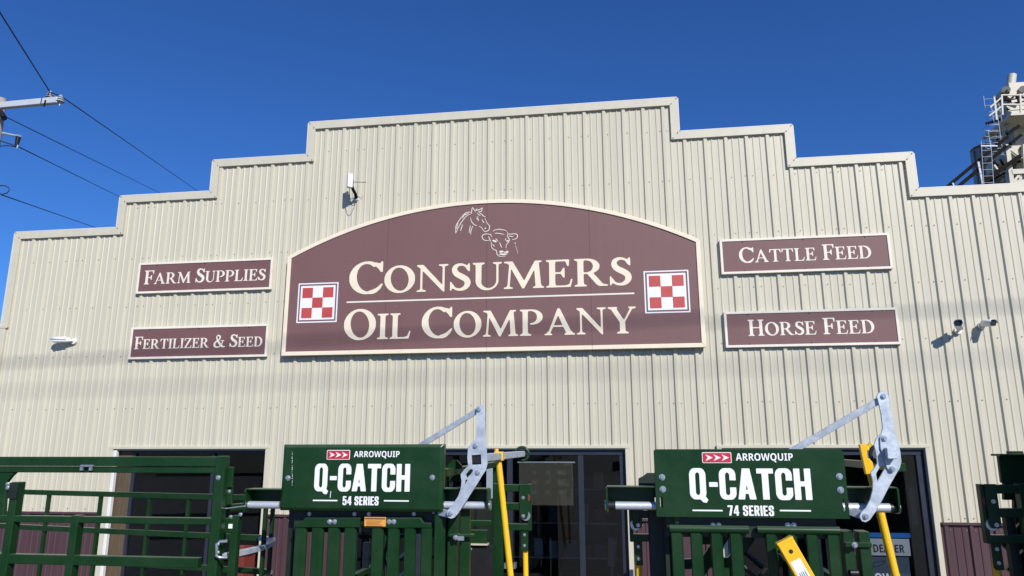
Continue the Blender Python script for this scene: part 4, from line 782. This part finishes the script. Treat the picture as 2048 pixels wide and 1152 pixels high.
b = MB(); b.tube([P(997,922,yk), P(1021.5,1155,yk), P(1021.5,1155,yk)+(P(1021.5,1155,yk)-P(997,922,yk))*.55], .0235, 16); b.build('handle', 'yellow', c1)
# flank of the chute
xs_ = PX(885,945,-3.2); zr = PZ(885,946,-3.2)
MB().bar((xs_,-3.18,zr), (xs_,ye,zr), .05, .05, up=(0,0,1)).build('top_rail', 'green', c1, bevel=.003)
MB().prism(pxy([(893,934),(905,920),(913,920),(924,932),(924,938),(893,938)], -3.0), -3.0, -2.98).build('gusset', 'green', c1)
MB().bar((xs_,ye,.02), (xs_,ye,zr+.06), .06, .06).build('tail_post', 'green', c1, bevel=.003)
xl_ = xL+.02
MB().bar((xl_,ye,.02), (xl_,ye,1.3), .06, .06).build('tail_post', 'green', c1, bevel=.003)
for zz in (.15,.55,.95):
    MB().bar((xs_,-3.1,zz), (xs_,ye,zz), .05, .04, up=(0,0,1)).build('side_rail', 'green', c1)
    MB().bar((xl_,-3.1,zz), (xl_,ye,zz), .05, .04, up=(0,0,1)).build('side_rail', 'green', c1)
MB().box(xs_-.02, xs_-.012, -3.1, ye, .4, 1.52).build('side_sheet', 'green_black', c1)
for a, c in (((726,1062),(742,1056)), ((795,1118),(808,1108)), ((806,1146),(770,1170))):
    MB().bar(P(*a,-2.75), P(*c,-2.75), .02, .02).build('squeeze_rod', 'galv', c1)
MB().bar(P(733,1084,-2.9), P(731,1136,-2.9), .045, .02).build('neck_bar', 'tower_grey', c1, bevel=.003)
MB().tube([P(770,1062,-2.9), P(777,1075,-2.9), P(768,1110,-2.9), P(772,1160,-2.9)], .012, 8).build('hose', 'black', c1)
side_bracket(c1, PX(997,1060,-2.4), 1, -2.4, PZ(1010,968,-2.4))
yq = -2.55
for q, nm, mt_ in (((940,1041,982,1053),'rear_arm','green'), ((940,1060,974,1088),'rear_sheet','green'), ((938,1091.5,985,1260),'rubber_flap','black'), ((898,948,932,962),'rear_arm','green'), ((905,975,930,995),'rear_arm','green')):
    MB().box(*flat_rect(*q, yq, .04)).build(nm, mt_, c1, bevel=.003)
MB().box(*flat_rect(939,1087.5,975,1091,yq-.03,.07)).build('rear_ledge', 'trim', c1)
bolt(P(941,1098,yq-.001), .012, c1); bolt(P(902,970,yq-.001), .014, c1)

# ------------------------------------------------------------------ 74 series chute
c2 = empty('cattle_chute', (1.4,-2.6,0)); tag(c2, 'green cattle chute with a yellow lift arm leaning before its 74 Series gate', 'cattle chute', 'cattle chutes lined up outside')
x0, x1, z0, z1 = .861, 1.970, 1.571, 1.970
b = MB(); r_ = .02
hl = [[(PX(q,1000,YC)+.0075*math.cos(t_), zz+.0075*math.sin(t_)) for zz, a0 in ((PZ(q,a_,YC),0),(PZ(q,c_,YC),180)) for t_ in [math.radians(a0+k_*30) for k_ in range(7)]] for q, a_, c_ in ((1322.5,996,1014),(1687,1001,1020))]
b.prism([(x1,z0),(x1,z1-r_),(x1-r_,z1),(x0+r_*.5,z1),(x0,z1-r_*.5),(x0,z0)], YC, YC+.012, hl)
pl = b.build('name_plate', 'green', c2, bevel=.002)
MB().box(x0+.03, x1-.05, YC+.013, YC+.03, z0+.01, z1-.02).build('plate_backing', 'green_black', c2)
plate_text(pl, (1404.7,904.4,1462.2,926), (1472,906.5,1584.8,924.5), (1380.5,937.3,1619.5,998), (1456,1011.5,1547,1031), '74 SERIES', ((1385,1445,1020.6),(1559.5,1621.7,1021)))
for q in ((1324,954.5),(1325.5,978.5),(1678.5,953),(1681,980)): bolt(P(*q, YC), .020, pl, depth=.014)
yb = YC+.06
MB().box(x0+.06, x1-.06, yb+.01, yb+.09, 1.45, 1.60).build('header_beam', 'green_black', c2, bevel=.004)
for q in (1426,1437.5,1575.5,1587.5): bolt(P(q,1051,yb+.01), .018, c2, depth=.012)
yh = YC+.02
for a, c in ((1339,1497),(1514,1679)):
    v0, v1 = P(a,1059.5,yh+.02), P(c,1061,yh+.02); zz = PZ(1500,1059.5,yh+.02)
    MB().tube([(v0.x,yh+.02,zz), (v1.x,yh+.02,zz)], .0235, 14).build('gate_header', 'green', c2)
zs = PZ(1500,1062,yh+.01)
for a, c in ((1342.5,1366.5),(1381,1405),(1422,1445.5),(1460,1485),(1532,1555),(1573,1595),(1613,1638),(1655,1680)):
    slat(c2, a, c, 1075, .22, zs, yh+.012)
MB().box(x0+.08, x1-.03, yh+.01, yh+.09, .14, .219).build('gate_sill', 'green', c2)
for px_, wd, dp in ((1316,.115,.35), (1692,.06,.10), (1724,.062,.08)):
    v = P(px_,1080,YC+dp); MB().bar((v.x,v.y,.02), (v.x,v.y,1.60 if px_ < 1400 else 1.50), wd, .10).build('upright', 'green_black' if px_ < 1400 else 'green', c2, bevel=.004)
v = P(1333,1080,YC+.25); MB().bar((v.x,v.y,.02), (v.x,v.y,1.60), .03, .06).build('upright', 'green_black', c2, bevel=.004)
MB().prism(pxy([(1276,1046),(1290,955),(1300,950),(1312,950),(1312,990),(1300,990)], YC+.3), YC+.3, YC+.33).build('cheek_plate', 'green_black', c2, bevel=.003)
MB().prism(pxy([(1277,957),(1287,952),(1294,946),(1312,946),(1312,972),(1277,972)], YC+.28), YC+.28, YC+.30).build('cheek_plate', 'green_black', c2, bevel=.003)
v0, v1 = P(1690,1086,yb-.04), P(1743,1093,yb-.04)
MB().box(v0.x, v1.x, yb-.05, yb+.02, v1.z-.004, v0.z+.004).build('latch_bracket', 'green', c2, bevel=.002)
bolt((PX(1709,1090,yb-.052), yb-.052, PZ(1709,1090,yb-.052)), .017, c2, depth=.016)
MB().tube([P(1700,1146,yb-.02), P(1716,1146,yb-.02)], .02, 12).build('roller', 'black', c2)
for q in (1343,1352): MB().prism(pxy([(1346,1034),(1362,1034),(1357,1047),(1351,1047)], YC+.04), YC+.04, YC+.05).build('hanger', 'green', c2) if q == 1343 else None
crossarm(c2, 1213, 1312, 972.5, 1022, YC+.02, ((1219,1011),(1316,1011),.0245), (PX(1217,1010,YC+.06), PX(1231,1010,YC+.06)), -1)
MB().tube([P(1287,1011,YC+.065), P(1318,1011,YC+.065)], .0215, 16).build('pin_sleeve', 'black', c2)
crossarm(c2, 1690, 1799, 974, 1020, YC+.02, ((1680,1015),(1798,1015),.0265), (PX(1780,1015,YC+.06), PX(1794,1015,YC+.06)), 1)
def z4(pts): return [(1480+a/2.938, 760+c/2.938) for a, c in pts]
lv = lever_plate(c2, z4([(803,97),(814,76),(840,66),(865,75),(877,100),(885,170),(902,240),(910,300),(930,360),(944,425),(950,480),(940,520),(915,560),(880,622),(840,700),(800,772),(765,822),(740,837),(715,830),(702,805),(711,778),(740,750),(764,702),(778,650),(780,600),(767,545),(790,515),(806,490),(800,440),(787,380),(799,345),(829,315),(838,280),(828,200),(815,140)]),
   [z4([(800,552),(822,512),(840,500),(850,508),(850,520),(808,596)])], yl)
MB().prism(pxy(z4([(822,335),(835,322),(862,322),(884,345),(900,362),(935,395),(938,462),(915,500),(915,530),(900,545),(880,540),(862,515),(850,470),(825,400)]), yl-.012), yl-.012, yl-.0005).build('lever_doubler', 'galv', lv, bevel=.002)
v0, v1 = P(*z4([(862,398)])[0], yl-.06), P(*z4([(926,464)])[0], yl-.06)
MB().box(v0.x, v1.x, yl-.06, yl-.0125, v1.z, v0.z).build('shaft_socket', 'galv', lv, bevel=.003)
for q in ((840,97),(847,345),(893,522)): bolt(P(*z4([q])[0], yl-.0125 if q != (840,97) else yl), .0165, lv, depth=.014)
bolt(P(*z4([(738,802)])[0], yl), .018, lv, depth=.016)
MB().bar(P(*z4([(832,112)])[0], yl+.018), P(*z4([(240,455)])[0], YC+.09), .040, .010).build('link_bar', 'galv', c2, bevel=.002)
MB().bar(P(1731,1033,yl+.02), P(1690,1018,YC+.08), .05, .012).build('link_bar', 'galv', c2, bevel=.002)
sh = P(1785,910,yl); ye = -1.0
MB().bar((sh.x,yl+.013,sh.z), (sh.x,-2.98,sh.z), .052, .052, up=(0,0,1)).build('shaft', 'galv', c2, bevel=.004)
yk = -2.85; rg = [(sh.x+.055*math.cos(t_), -3.13, sh.z+.055*math.sin(t_)) for t_ in [2*math.pi*k/24 for k in range(25)]]
MB().tube(rg, .011, 8, cap=False).build('shaft_ring', 'black', c2)
pa, pb = P(1729,893,yk), P(1791,1152,yk); dd = pb-pa
MB().tube([pa, pb, pb+dd*.6], .025, 16).build('handle', 'yellow', c2)
MB().bar(P(1725,888,yk-.02), P(1738,948,yk-.02), .047, .03).build('handle_channel', 'yellow', c2, bevel=.003)
MB().tube([P(1741,880,yk+.02)+Vector((0,0,-.02)), (sh.x,yk+.03,sh.z)], .012, 8).build('clamp_screw', 'yellow', c2)
q = P(1500,940,-2.9)
xs_, zr = PX(1745,1000,-2.6), 1.86
MB().bar((xs_,-3.18,zr), (xs_,ye,zr), .05, .05, up=(0,0,1)).build('top_rail', 'green', c2, bevel=.003)
MB().bar((xs_,ye,.02), (xs_,ye,zr+.03), .06, .06).build('tail_post', 'green', c2, bevel=.003)
xl_ = PX(1420,1080,-2.0)
MB().bar((xl_,ye,.02), (xl_,ye,1.5), .06, .06).build('tail_post', 'green', c2, bevel=.003)
for zz in (.15,.55,.95): MB().bar((xs_,-3.1,zz), (xs_,ye,zz), .05, .04, up=(0,0,1)).build('side_rail', 'green', c2)
# bracing and rubber strap seen between the slats
for a, c, w_ in (((1395,1150),(1452,1062),.07), ((1440,1160),(1500,1070),.07), ((1360,1128),(1470,1124),.06), ((1400,1080),(1440,1080),.05), ((1540,1150),(1585,1066),.06)):
    MB().bar(P(*a,-2.95), P(*c,-2.95), w_, .04).build('brace', 'green', c2, bevel=.003)
MB().tube([P(1487,1132,-3.1), P(1508,1152,-3.1), P(1514,1156,-3.1), P(1520,1152,-3.1), P(1533,1136,-3.1)], .014, 8).build('strap', 'black', c2)
MB().bar(P(1636,1068,-3.0), P(1644,1152,-3.0), .018, .02).build('squeeze_rod', 'galv', c2)
MB().prism(pxy([(1557,1107),(1565,1108),(1573,1120),(1572,1125)], -3.2), -3.2, -3.19).build('latch_blade', 'galv', c2)
# yellow lift arm with its label, standing in front of the gate
yy = YC-.10
pa, pb = P(1567.5,1080,yy), P(1609,1153,yy); dd = (pb-pa)
ya_ = MB().bar(pa, pb+dd*.9, .098, .05).build('lift_arm', 'yellow', c2, bevel=.005)
MB().bar(pa-dd.normalized()*.004, pa+dd.normalized()*.012, .1005, .053).build('end_cap', 'yellow', ya_, bevel=.003)
hv = P(1582,1103,yy-.026); MB().prism(circ(hv.x, hv.z, .012, 16), yy-.0262, yy-.02).build('hole', 'ink', ya_)
def on_arm(t_, s_): 
    n_ = dd.normalized(); sd_ = Vector((n_.z,0,-n_.x))*-1
    return pa + n_*t_ + sd_*s_
def arm_quad(t0, t1, s0, s1, y, mat, nm):
    b = MB(); b.prism([(on_arm(a,c).x, on_arm(a,c).z) for a,c in ((t0,s0),(t0,s1),(t1,s1),(t1,s0))], y-.0006, y); return b.build(nm, mat, ya_)
arm_quad(.115, .50, -.034, .026, yy-.0255, 'print_white', 'label')
for i in range(4): arm_quad(.185, .40-random.uniform(0,.05), -.022+.011*i, -.0185+.011*i, yy-.0262, 'ink', 'label_print')
sb = side_bracket(c2, PX(1330,1060,-2.95)+.02, -1, -2.95, PZ(1290,968,-2.95)-.03)

# ------------------------------------------------------------------ chute at the right edge, shaded by an unseen panel added for it
c3 = empty('cattle_chute', (3.2,-3.2,0)); tag(c3, 'shaded dark green cattle chute cut off by the right edge of the photo', 'cattle chute', 'cattle chutes lined up outside')
side_bracket(c3, PX(2036,1040,-3.2)+.055, -1, -3.2, PZ(1970,968,-3.2))
MB().prism(pxy([(1996.5,907.5),(2140,909),(2140,1010),(2004,965)], -3.12), -3.12, -3.09).build('name_plate_back', 'green', c3, bevel=.004)
MB().box(PX(1996,908,-3.14)+.001, 3.6, -3.16, -3.05, PZ(1997,910,-3.14)-.006, PZ(1997,908,-3.14)).build('plate_flange', 'green', c3)
MB().prism(pxy([(2008,965),(2140,948),(2140,1020),(2028,1020),(2028,1000),(2008,1000)], -3.0), -3.0, -2.97).build('cheek_plate', 'green', c3, bevel=.004)
MB().prism(pxy([(2028,1020),(2140,1020),(2140,1180),(2050,1180)], -3.02), -3.02, -2.99).build('flank_sheet', 'green_black', c3)
for a, c in (((2008,1095),(2060,1040)), ((2020,1145),(2070,1090))): MB().bar(P(*a,-3.05), P(*c,-3.05), .06, .03).build('brace', 'green', c3)
v = P(2013,1090,-3.1); MB().bar((v.x+.03,-3.1,.02), (v.x+.03,-3.1,1.58), .05, .05).build('upright', 'green_black', c3, bevel=.003)
for xx in (3.25, 3.9): MB().bar((xx,-2.6,.02), (xx,-2.6,1.95), .07, .07).build('upright', 'green', c3)
MB().bar((3.25,-2.6,1.9), (3.9,-2.6,1.9), .07, .07).build('header_beam', 'green', c3)
sp = empty('shade_panel', (3.8,-3.95,0)); tag(sp, 'tall green panel added unseen past the right edge to shade the chute', 'panel')  # out-of-view blocker added to throw shade on the chute
MB().box(3.16, 4.9, -3.97, -3.95, .12, 2.75).build('sheet', 'green', sp)
for xx in (3.16, 4.03, 4.9): MB().bar((xx,-3.94,.01), (xx,-3.94,2.8), .05, .05).build('post', 'green', sp)

# ------------------------------------------------------------------ sweep tub on the left
tub = empty('sweep_tub', (-2.6,-2.9,0)); tag(tub, 'green cattle sweep tub with curved rails at the left edge', 'cattle tub')
YT = -3.45
def hbar(px0, px1, pya, pyb, y, d, nm='rail', mat='green'):
    a, c = P(px0,pya,y), P(px1,pyb,y); w_ = a.z-PZ(px0,pyb,y) if False else None
    za, zb = PZ((px0+px1)/2, pya, y), PZ((px0+px1)/2, pyb, y)
    return MB().box(PX(px0,(pya+pyb)/2,y), PX(px1,(pya+pyb)/2,y), y, y+d, zb, za).build(nm, mat, tub, bevel=.003)
hbar(-330, 436, 913.5, 932, YT, .06, 'top_rail')
hbar(-330, 434, 932.6, 945, YT+.012, .03, 'gate_rail')
for p0, p1, wd, ytop in ((441.5,424,.064,912), (30,14,.055,964), (149.5,134,.052,1031)):
    a = P(p0, ytop, YT-.004); MB().bar((a.x,YT+.028,.02), (a.x,YT+.028,a.z), wd, .066).build('post', 'green', tub, bevel=.004)
hbar(-330, 423, 1031.5, 1044.5, YT, .05); hbar(-330, 396, 1108.5, 1128, YT, .05)
v = P(30,966,YT-.006); MB().bar((v.x,YT-.01,v.z-.10), (v.x,YT-.01,v.z+.002), .062, .012).build('post_sleeve', 'green_black', tub)
MB().prism(pxy([(-40,945),(31,944),(22,952),(12,965),(9,1000),(6,1045),(-40,1045)], YT+.02), YT+.02, YT+.05).build('arch_gusset', 'green', tub, bevel=.003)
for q in ((15,968),(15,975.5)): bolt(P(*q, YT+.019), .014, tub)
lt = MB().box(*flat_rect(160,929.5,184,934,YT-.02,.02)).build('slide_latch', 'zinc', tub, bevel=.003)
for a in (160,178): MB().box(*flat_rect(a,934,a+5,941,YT-.014,.014)).build('latch_lug', 'zinc', lt)
bolt(P(436.5,955.5,YT-.006), .016, tub, depth=.012)
# U-shaped run of curved rails behind the front gate
yfar, ynear = -2.31, -3.40
yc_ = (yfar+ynear)/2; ry_ = (yfar-ynear)/2
xa = PX(446,1090,yc_); rx_ = PX(515,1098,yc_)-xa
def u_path(z, ins=0):
    fx, fy = PX(-120,1050,-1.55), -1.55
    far = []
    for i in range(12):
        t_ = i/12; far.append((fx+(xa-fx)*t_, fy+(yfar-ins-fy)*(t_**.8), z))
    arc = [(xa+(rx_-ins)*math.sin(t_), yc_+(ry_-ins)*math.cos(t_), z) for t_ in [math.pi*k/28 for k in range(23)]]
    return far+arc
def band(path, h, t_):
    """flat strip rolled along a path, standing on edge"""
    b = MB(); n = len(path); vs = []
    for i, p in enumerate(path):
        d = Vector(path[min(i+1,n-1)])-Vector(path[max(i-1,0)]); d.normalize(); nn = Vector((-d.y,d.x,0))
        for s_, hh in ((-1,-1),(1,-1),(1,1),(-1,1)): vs.append(Vector(p)+nn*s_*t_/2+Vector((0,0,hh*h/2)))
    b.add(vs, [(i*4+k_, i*4+(k_+1)%4, (i+1)*4+(k_+1)%4, (i+1)*4+k_) for i in range(n-1) for k_ in range(4)]+[(3,2,1,0),(n*4-4,n*4-3,n*4-2,n*4-1)])
    return b
zU = [PZ(427,995,yfar), PZ(427,1074,yfar), PZ(427,1140,yfar), PZ(427,1140,yfar)-.30, PZ(427,1140,yfar)-.60]
for i, zz in enumerate(zU): band(u_path(zz)[:13] if i == 1 else u_path(zz), .042, .035).build('curved_rail', 'green', tub)
band(u_path(zU[1]-.004)[12:], .034, .045).build('ratchet_track', 'galv', tub, bevel=.002)
def upr(x, y): MB().bar((x,y,.02), (x,y,zU[0]), .024, .03).build('spindle', 'green', tub)
fp = u_path(1.5)[:13]
for q in (104,207,303,383):
    for i in range(12):
        if PX(q,1000,fp[i][1]) >= fp[i][0] and PX(q,1000,fp[i+1][1]) < fp[i+1][0]:
            t_ = (PX(q,1000,fp[i][1])-fp[i][0])/(fp[i+1][0]-fp[i][0]); upr(fp[i][0]+(fp[i+1][0]-fp[i][0])*t_, fp[i][1]+(fp[i+1][1]-fp[i][1])*t_+.002); break
for tt in (.5,1.4,2.3): upr(xa+rx_*math.sin(tt), yc_+ry_*math.cos(tt))
# latch post and plates right of the gate
for q, nm, yq_ in (((448,934,463,975),'latch_plate',YT+.05), ((446,972,462,1010),'latch_plate',YT+.07), ((440,1036,466,1066),'latch_plate',YT+.09)):
    MB().box(*flat_rect(*q, yq_, .02)).build(nm, 'green', tub, bevel=.003)
bolt(P(458,983,YT+.069), .013, tub); bolt(P(461,1034,YT+.089), .013, tub); bolt(P(481,1029,YT+.10), .013, tub)
v = P(470,1080,YT+.12); MB().bar((v.x,v.y,.02), (v.x,v.y,PZ(470,1030,YT+.12)), .05, .05).build('latch_post', 'green', tub, bevel=.003)
MB().box(*flat_rect(457,1048,464,1057,YT+.085,.01)).build('label', 'print_white', tub)
a = P(434,1083,YT-.02)
MB().tube([P(455,1082,YT-.01), P(440,1083,YT-.02), P(434,1088,YT-.03), P(433,1112,YT-.03), P(440,1115,YT-.02), P(455,1115,YT-.01)], .010, 8).build('latch_loop', 'zinc', tub)
for q in ((436,1089),(436,1105)): bolt(P(*q, YT-.036), .010, tub)
MB().tube([P(446,1018,YT+.05), P(490,1012,YT+.05)], .005, 6).build('pull_rod', 'zinc', tub)

# ================================================================== utility pole and wires
up = empty('utility_pole', P(0,300,4.2)); up.location.z = 0; tag(up, 'utility pole with grey crossarm at the left edge of the photo', 'utility pole')
YP = 4.2
pc = P(-23,300,YP); zt = PZ(3,197,YP)
MB().tube([(pc.x,YP+.1,0), (pc.x,YP+.1,zt+.05)], .16, 16, r1=.105).build('pole', 'pole', up)
za, zb = PZ(60,206,YP), PZ(60,221,YP)
a, c = P(-130,212,YP), P(122,207,YP)
MB().bar((a.x,YP-.07,(za+zb)/2-.0), (c.x,YP-.07,(za+zb)/2+.055), .135, .10).build('crossarm', 'crossarm', up, bevel=.01)
q0 = P(119,207,YP-.12); MB().bar(P(88,213,YP-.13), P(91,200,YP-.13), .03, .012).build('arm_band', 'dark_steel', up)
def insulator(px_, py_, y):
    q = P(px_, py_, y); MB().tube([(q.x,y,q.z-.16),(q.x,y,q.z+.08)], .014, 8).build('insulator_pin', 'galv', up)
    b = MB()
    for i, r_ in enumerate((.085,.07,.05)): b.tube([(q.x,y,q.z-.075+i*.05),(q.x,y,q.z-.040+i*.05)], r_, 16, r1=r_*.75)
    b.build('insulator', 'porcelain', up)
insulator(100,189,YP+.25); insulator(121,197,YP-.05)
fz = P(34,285,YP-.1)
MB().tube([P(5,266,YP+.05), P(28,271,YP-.05), P(40,272,YP-.1)], .025, 8).build('cutout_bracket', 'galv', up)
MB().tube([P(37,274,YP-.1), P(33,290,YP-.1)], .05, 12, r1=.035).build('cutout', 'black', up)
MB().tube([P(36,290,YP-.1), P(34,297,YP-.1)], .02, 8).build('cutout_cap', 'zinc', up)
MB().tube([P(3,228,YP), P(8,236,YP-.05)], .06, 12).build('cleat', 'black', up)
def wire(pts, label, r_=.011, sag=.0):
    """span through points of (px, py, depth plane)"""
    q = [P(*p) for p in pts]; path = []
    for i in range(len(q)-1):
        for k_ in range(10):
            t_ = k_/10; v = q[i].lerp(q[i+1], t_); v.z -= sag*4*t_*(1-t_); path.append(v)
    path.append(q[-1]); o = MB().tube(path, r_, 6).build('power_line', 'cable')
    tag(o, label, 'power line', 'overhead wires by the pole'); return o
wire([(-60,-70,.2),(100,184,YP+.25),(123,193,YP-.05),(398,384,26),(470,440,32)], 'topmost black wire passing over the crossarm insulators', .013)
wire([(6,231,YP),(324,388,24),(420,440,32)], 'black wire leaving the pole just under the crossarm', .012)
wire([(-30,272,YP-.3),(36,293,YP-.1),(246,397,22),(330,440,28)], 'black wire passing through the cutout below the crossarm', .012)
wire([(-60,350,YP-.4),(4,390,YP),(196,457,19),(260,480,24)], 'lowest black wire reaching the roof edge on the left', .012)
q = [P(-12,372,YP), P(8,371,YP), P(17,375,YP), P(19,380,YP), P(14,386,YP), P(4,389,YP)]
MB().tube(q, .011, 6).build('wire_loop', 'cable', up)
MB().tube([P(-20,294,YP), P(15,291,YP-.05), P(33,294,YP-.1)], .010, 6).build('jumper', 'cable', up)
# cables over the street behind the viewer: their soft shadows cross the front
def shade_line(wa, wb, t_, r_, label):
    a, c = P(*wa, 0)-LDIR*t_, P(*wb, 0)-LDIR*t_; d = c-a
    path = [a-d*.5+d*2*(k_/24) for k_ in range(25)]
    o = MB().tube(path, r_, 6).build('street_cable', 'cable'); tag(o, label, 'power line')
shade_line((0,728), (2048,612), 17, .016, 'thick overhead cable across the street whose shadow crosses the arched sign')
shade_line((0,785), (2048,716), 21, .010, 'thin overhead cable across the street with the lower, fainter shadow')

# ================================================================== grain elevator beyond the roof
YG = 22.
ge = empty('grain_elevator', P(2040,330,YG)); ge.location.z = 0; tag(ge, 'cream grain elevator tower with platforms and ladders behind the roof', 'grain elevator')
def gbox(px0, py0, px1, py1, dy, dep, nm, mat='tower'):
    y = YG+dy; return MB().box(PX(px0,(py0+py1)/2,y), PX(px1,(py0+py1)/2,y), y, y+dep, PZ((px0+px1)/2,py1,y), PZ((px0+px1)/2,py0,y)).build(nm, mat, ge, bevel=.02)
def gbar(a, c, w_, nm='rail', mat='tower', dy=0, dy2=None): return MB().bar(P(*a,YG+dy), P(*c,YG+(dy if dy2 is None else dy2)), w_, w_).build(nm, mat, ge)
lx0 = PX(2027,300,YG); 
MB().box(lx0, lx0+1.0, YG, YG+.9, 0, PZ(2030,205,YG)).build('leg_casing', 'tower', ge, bevel=.02)
MB().box(lx0+1.35, lx0+2.3, YG, YG+.9, 0, PZ(2030,205,YG)).build('leg_casing', 'tower', ge, bevel=.02)
gbox(2019,163,2085,196,-.1,1.1,'head_housing'); gbox(2010,178,2034,190,-.3,.2,'motor'); 
MB().tube([P(2021,176,YG+.2), P(2024,150,YG+.2)], .17, 14).build('vent_stack', 'tower', ge)
MB().tube([P(2012,180,YG-.35), P(2012.5,180,YG-.1)], .16, 14).build('pulley', 'tower', ge)
MB().tube([P(2045,178,YG-.35), P(2045.5,178,YG-.1)], .13, 14).build('pulley', 'tower', ge)
for a, c in (((2003,186),(2016,194)), ((2001,198),(2030,202)), ((2006,194),(1997,205)), ((2030,190),(2048,196))): gbar(a, c, .07, 'drive_frame', 'dark_steel', -.3)
# platform and guard rail
pf = P(2003,230,YG-1.2)
MB().box(PX(1990,235,YG)-.1, PX(2080,230,YG), YG-1.3, YG+1.0, PZ(2003,234,YG-1.2), PZ(2003,230,YG-1.2)).build('platform', 'tower', ge)
gbar((1972,247), (2060,222), .09, 'platform_edge', 'dark_steel', .6)
for a, c in (((2003,190),(2005,230)), ((1988,194),(1993,240)), ((2040,188),(2042,228))): gbar(a, c, .06, 'guard_post', 'tower', -1.2)
for a, c in (((2003,190),(2060,190)), ((2003.5,209),(2060,209)), ((1980,215),(2003,195)), ((1978,232),(2004,212))): gbar(a, c, .05, 'guard_rail', 'tower', -1.2)
# caged ladders
def ladder(pa, pb, wd, n, dy):
    a, c = P(*pa, YG+dy), P(*pb, YG+dy)
    for off in (0, wd):
        MB().tube([a+Vector((off,0,0)), c+Vector((off,0,0))], .010, 6).build('ladder_rail', 'crossarm', ge)
    for i in range(n):
        q = a.lerp(c, (i+.5)/n); MB().tube([q, q+Vector((wd,0,0))], .008, 5).build('rung', 'crossarm', ge)
ladder((1967,192), (1983,310), .42, 9, -.9); ladder((1981,205), (1989,250), .3, 4, -.6); ladder((1962,282), (1968,372), .35, 7, -1.4)
gbar((1962,292), (1995,292), .03, 'rail', 'galv', -1.4)
# bins and braced lower tower
MB().tube([P(1998,345,YG+3)-Vector((0,0,3)), P(1992,300,YG+3)], 1.0, 28).build('bin', 'tower_grey', ge)
MB().tube([P(1992,300,YG+3), P(1992,288,YG+3)], 1.0, 28, r1=.35).build('bin_roof', 'tower', ge)
gbox(2002,262,2024,292,.6,.8,'transition','tower_grey'); gbox(1990,300,2014,345,1.2,.8,'distributor')
gbox(2010,290,2075,316,-.5,1.2,'gallery')
for a, c, w_ in (((2013,290),(2023,372),.16), ((2048,290),(2052,372),.16), ((2023,368),(2050,335),.09), ((2015,295),(2050,320),.08), ((2022,345),(2060,343),.2), ((2025,366),(2070,362),.16)): gbar(a, c, w_, 'tower_leg', 'tower', -.6)
for a, c, w_ in (((1889,378),(2014,274),.13), ((1913,376),(2012,293),.14), ((1965,365),(2040,312),.16), ((2014,268),(2038,252),.12), ((2020,288),(2042,270),.12)):
    gbar(a, c, w_, 'spout', 'dark_steel', -.9)
gbar((1956,324), (1965,368), .07, 'spout_hanger', 'crossarm', -1.0); gbar((1905,366), (1909,376), .05, 'spout_hanger', 'crossarm', -1.0)
for i in range(10):
    a = (1990+random.uniform(0,50), 330+random.uniform(0,36)); gbar(a, (a[0]+random.uniform(-14,14), a[1]+random.uniform(-14,10)), .09, 'walkway_strut', random.choice(('tower','dark_steel','dark_steel')), -.3)
# cage hoops
for i in range(6):
    q = P(1985+i*1.2, 255+i*12, YG-.5); MB().tube([q+Vector((.32*math.cos(t_),.32*math.sin(t_),0)) for t_ in [2*math.pi*k/10 for k in range(11)]], .014, 5, cap=False).build('cage_hoop', 'galv', ge)

# machinery, ties and stays that crowd the tower
for a, c, w_, mt_ in (((1999,203),(2017,185),.10,'dark_steel'), ((2004,198),(2040,206),.08,'dark_steel'), ((2016,196),(2026,186),.12,'tower'), ((2022,204),(2046,200),.10,'tower'),
                      ((2006,186),(2012,200),.07,'dark_steel'), ((2034,188),(2036,206),.10,'dark_steel'), ((2000,250),(2010,262),.10,'tower'), ((1992,262),(2004,276),.09,'tower'),
                      ((2008,262),(2002,290),.07,'tower'), ((1996,268),(1994,290),.06,'dark_steel'), ((1998,276),(2012,270),.07,'tower'), ((2014,250),(2022,262),.12,'tower'),
                      ((1988,330),(2004,352),.07,'tower'), ((2000,318),(2012,340),.06,'dark_steel'), ((1976,352),(2000,334),.06,'dark_steel'), ((1970,368),(2010,346),.07,'dark_steel'),
                      ((2024,330),(2040,322),.10,'dark_steel'), ((2028,350),(2046,340),.10,'dark_steel'), ((2026,322),(2030,340),.08,'dark_steel'), ((2036,302),(2046,312),.08,'tower_grey')):
    gbar(a, c, w_, 'tie', mt_, -.45)
MB().box(PX(2018,262,YG-.02), PX(2027,262,YG-.02), YG-.03, YG+.3, PZ(2022,290,YG), PZ(2022,215,YG)).build('leg_flange', 'tower_grey', ge)
for i in range(7):
    z_ = PZ(2040, 218+i*22, YG); MB().box(lx0-.03, lx0+1.03, YG-.03, YG+.93, z_-.03, z_+.03).build('casing_joint', 'tower', ge)
for i in range(9):
    t_ = math.pi*(1.05+.9*i/8); q = P(1995,330,YG+3)
    MB().bar((q.x+1.01*math.cos(t_), YG+3+1.01*math.sin(t_), 0), (q.x+1.01*math.cos(t_), YG+3+1.01*math.sin(t_), PZ(1992,301,YG+3)), .05, .05).build('bin_stiffener', 'tower_grey', ge)
MB().tube([P(1990,196,YG-.8), P(2000,200,YG-.7), P(2008,190,YG-.5), P(2014,180,YG-.4)], .03, 6).build('conduit', 'dark_steel', ge)
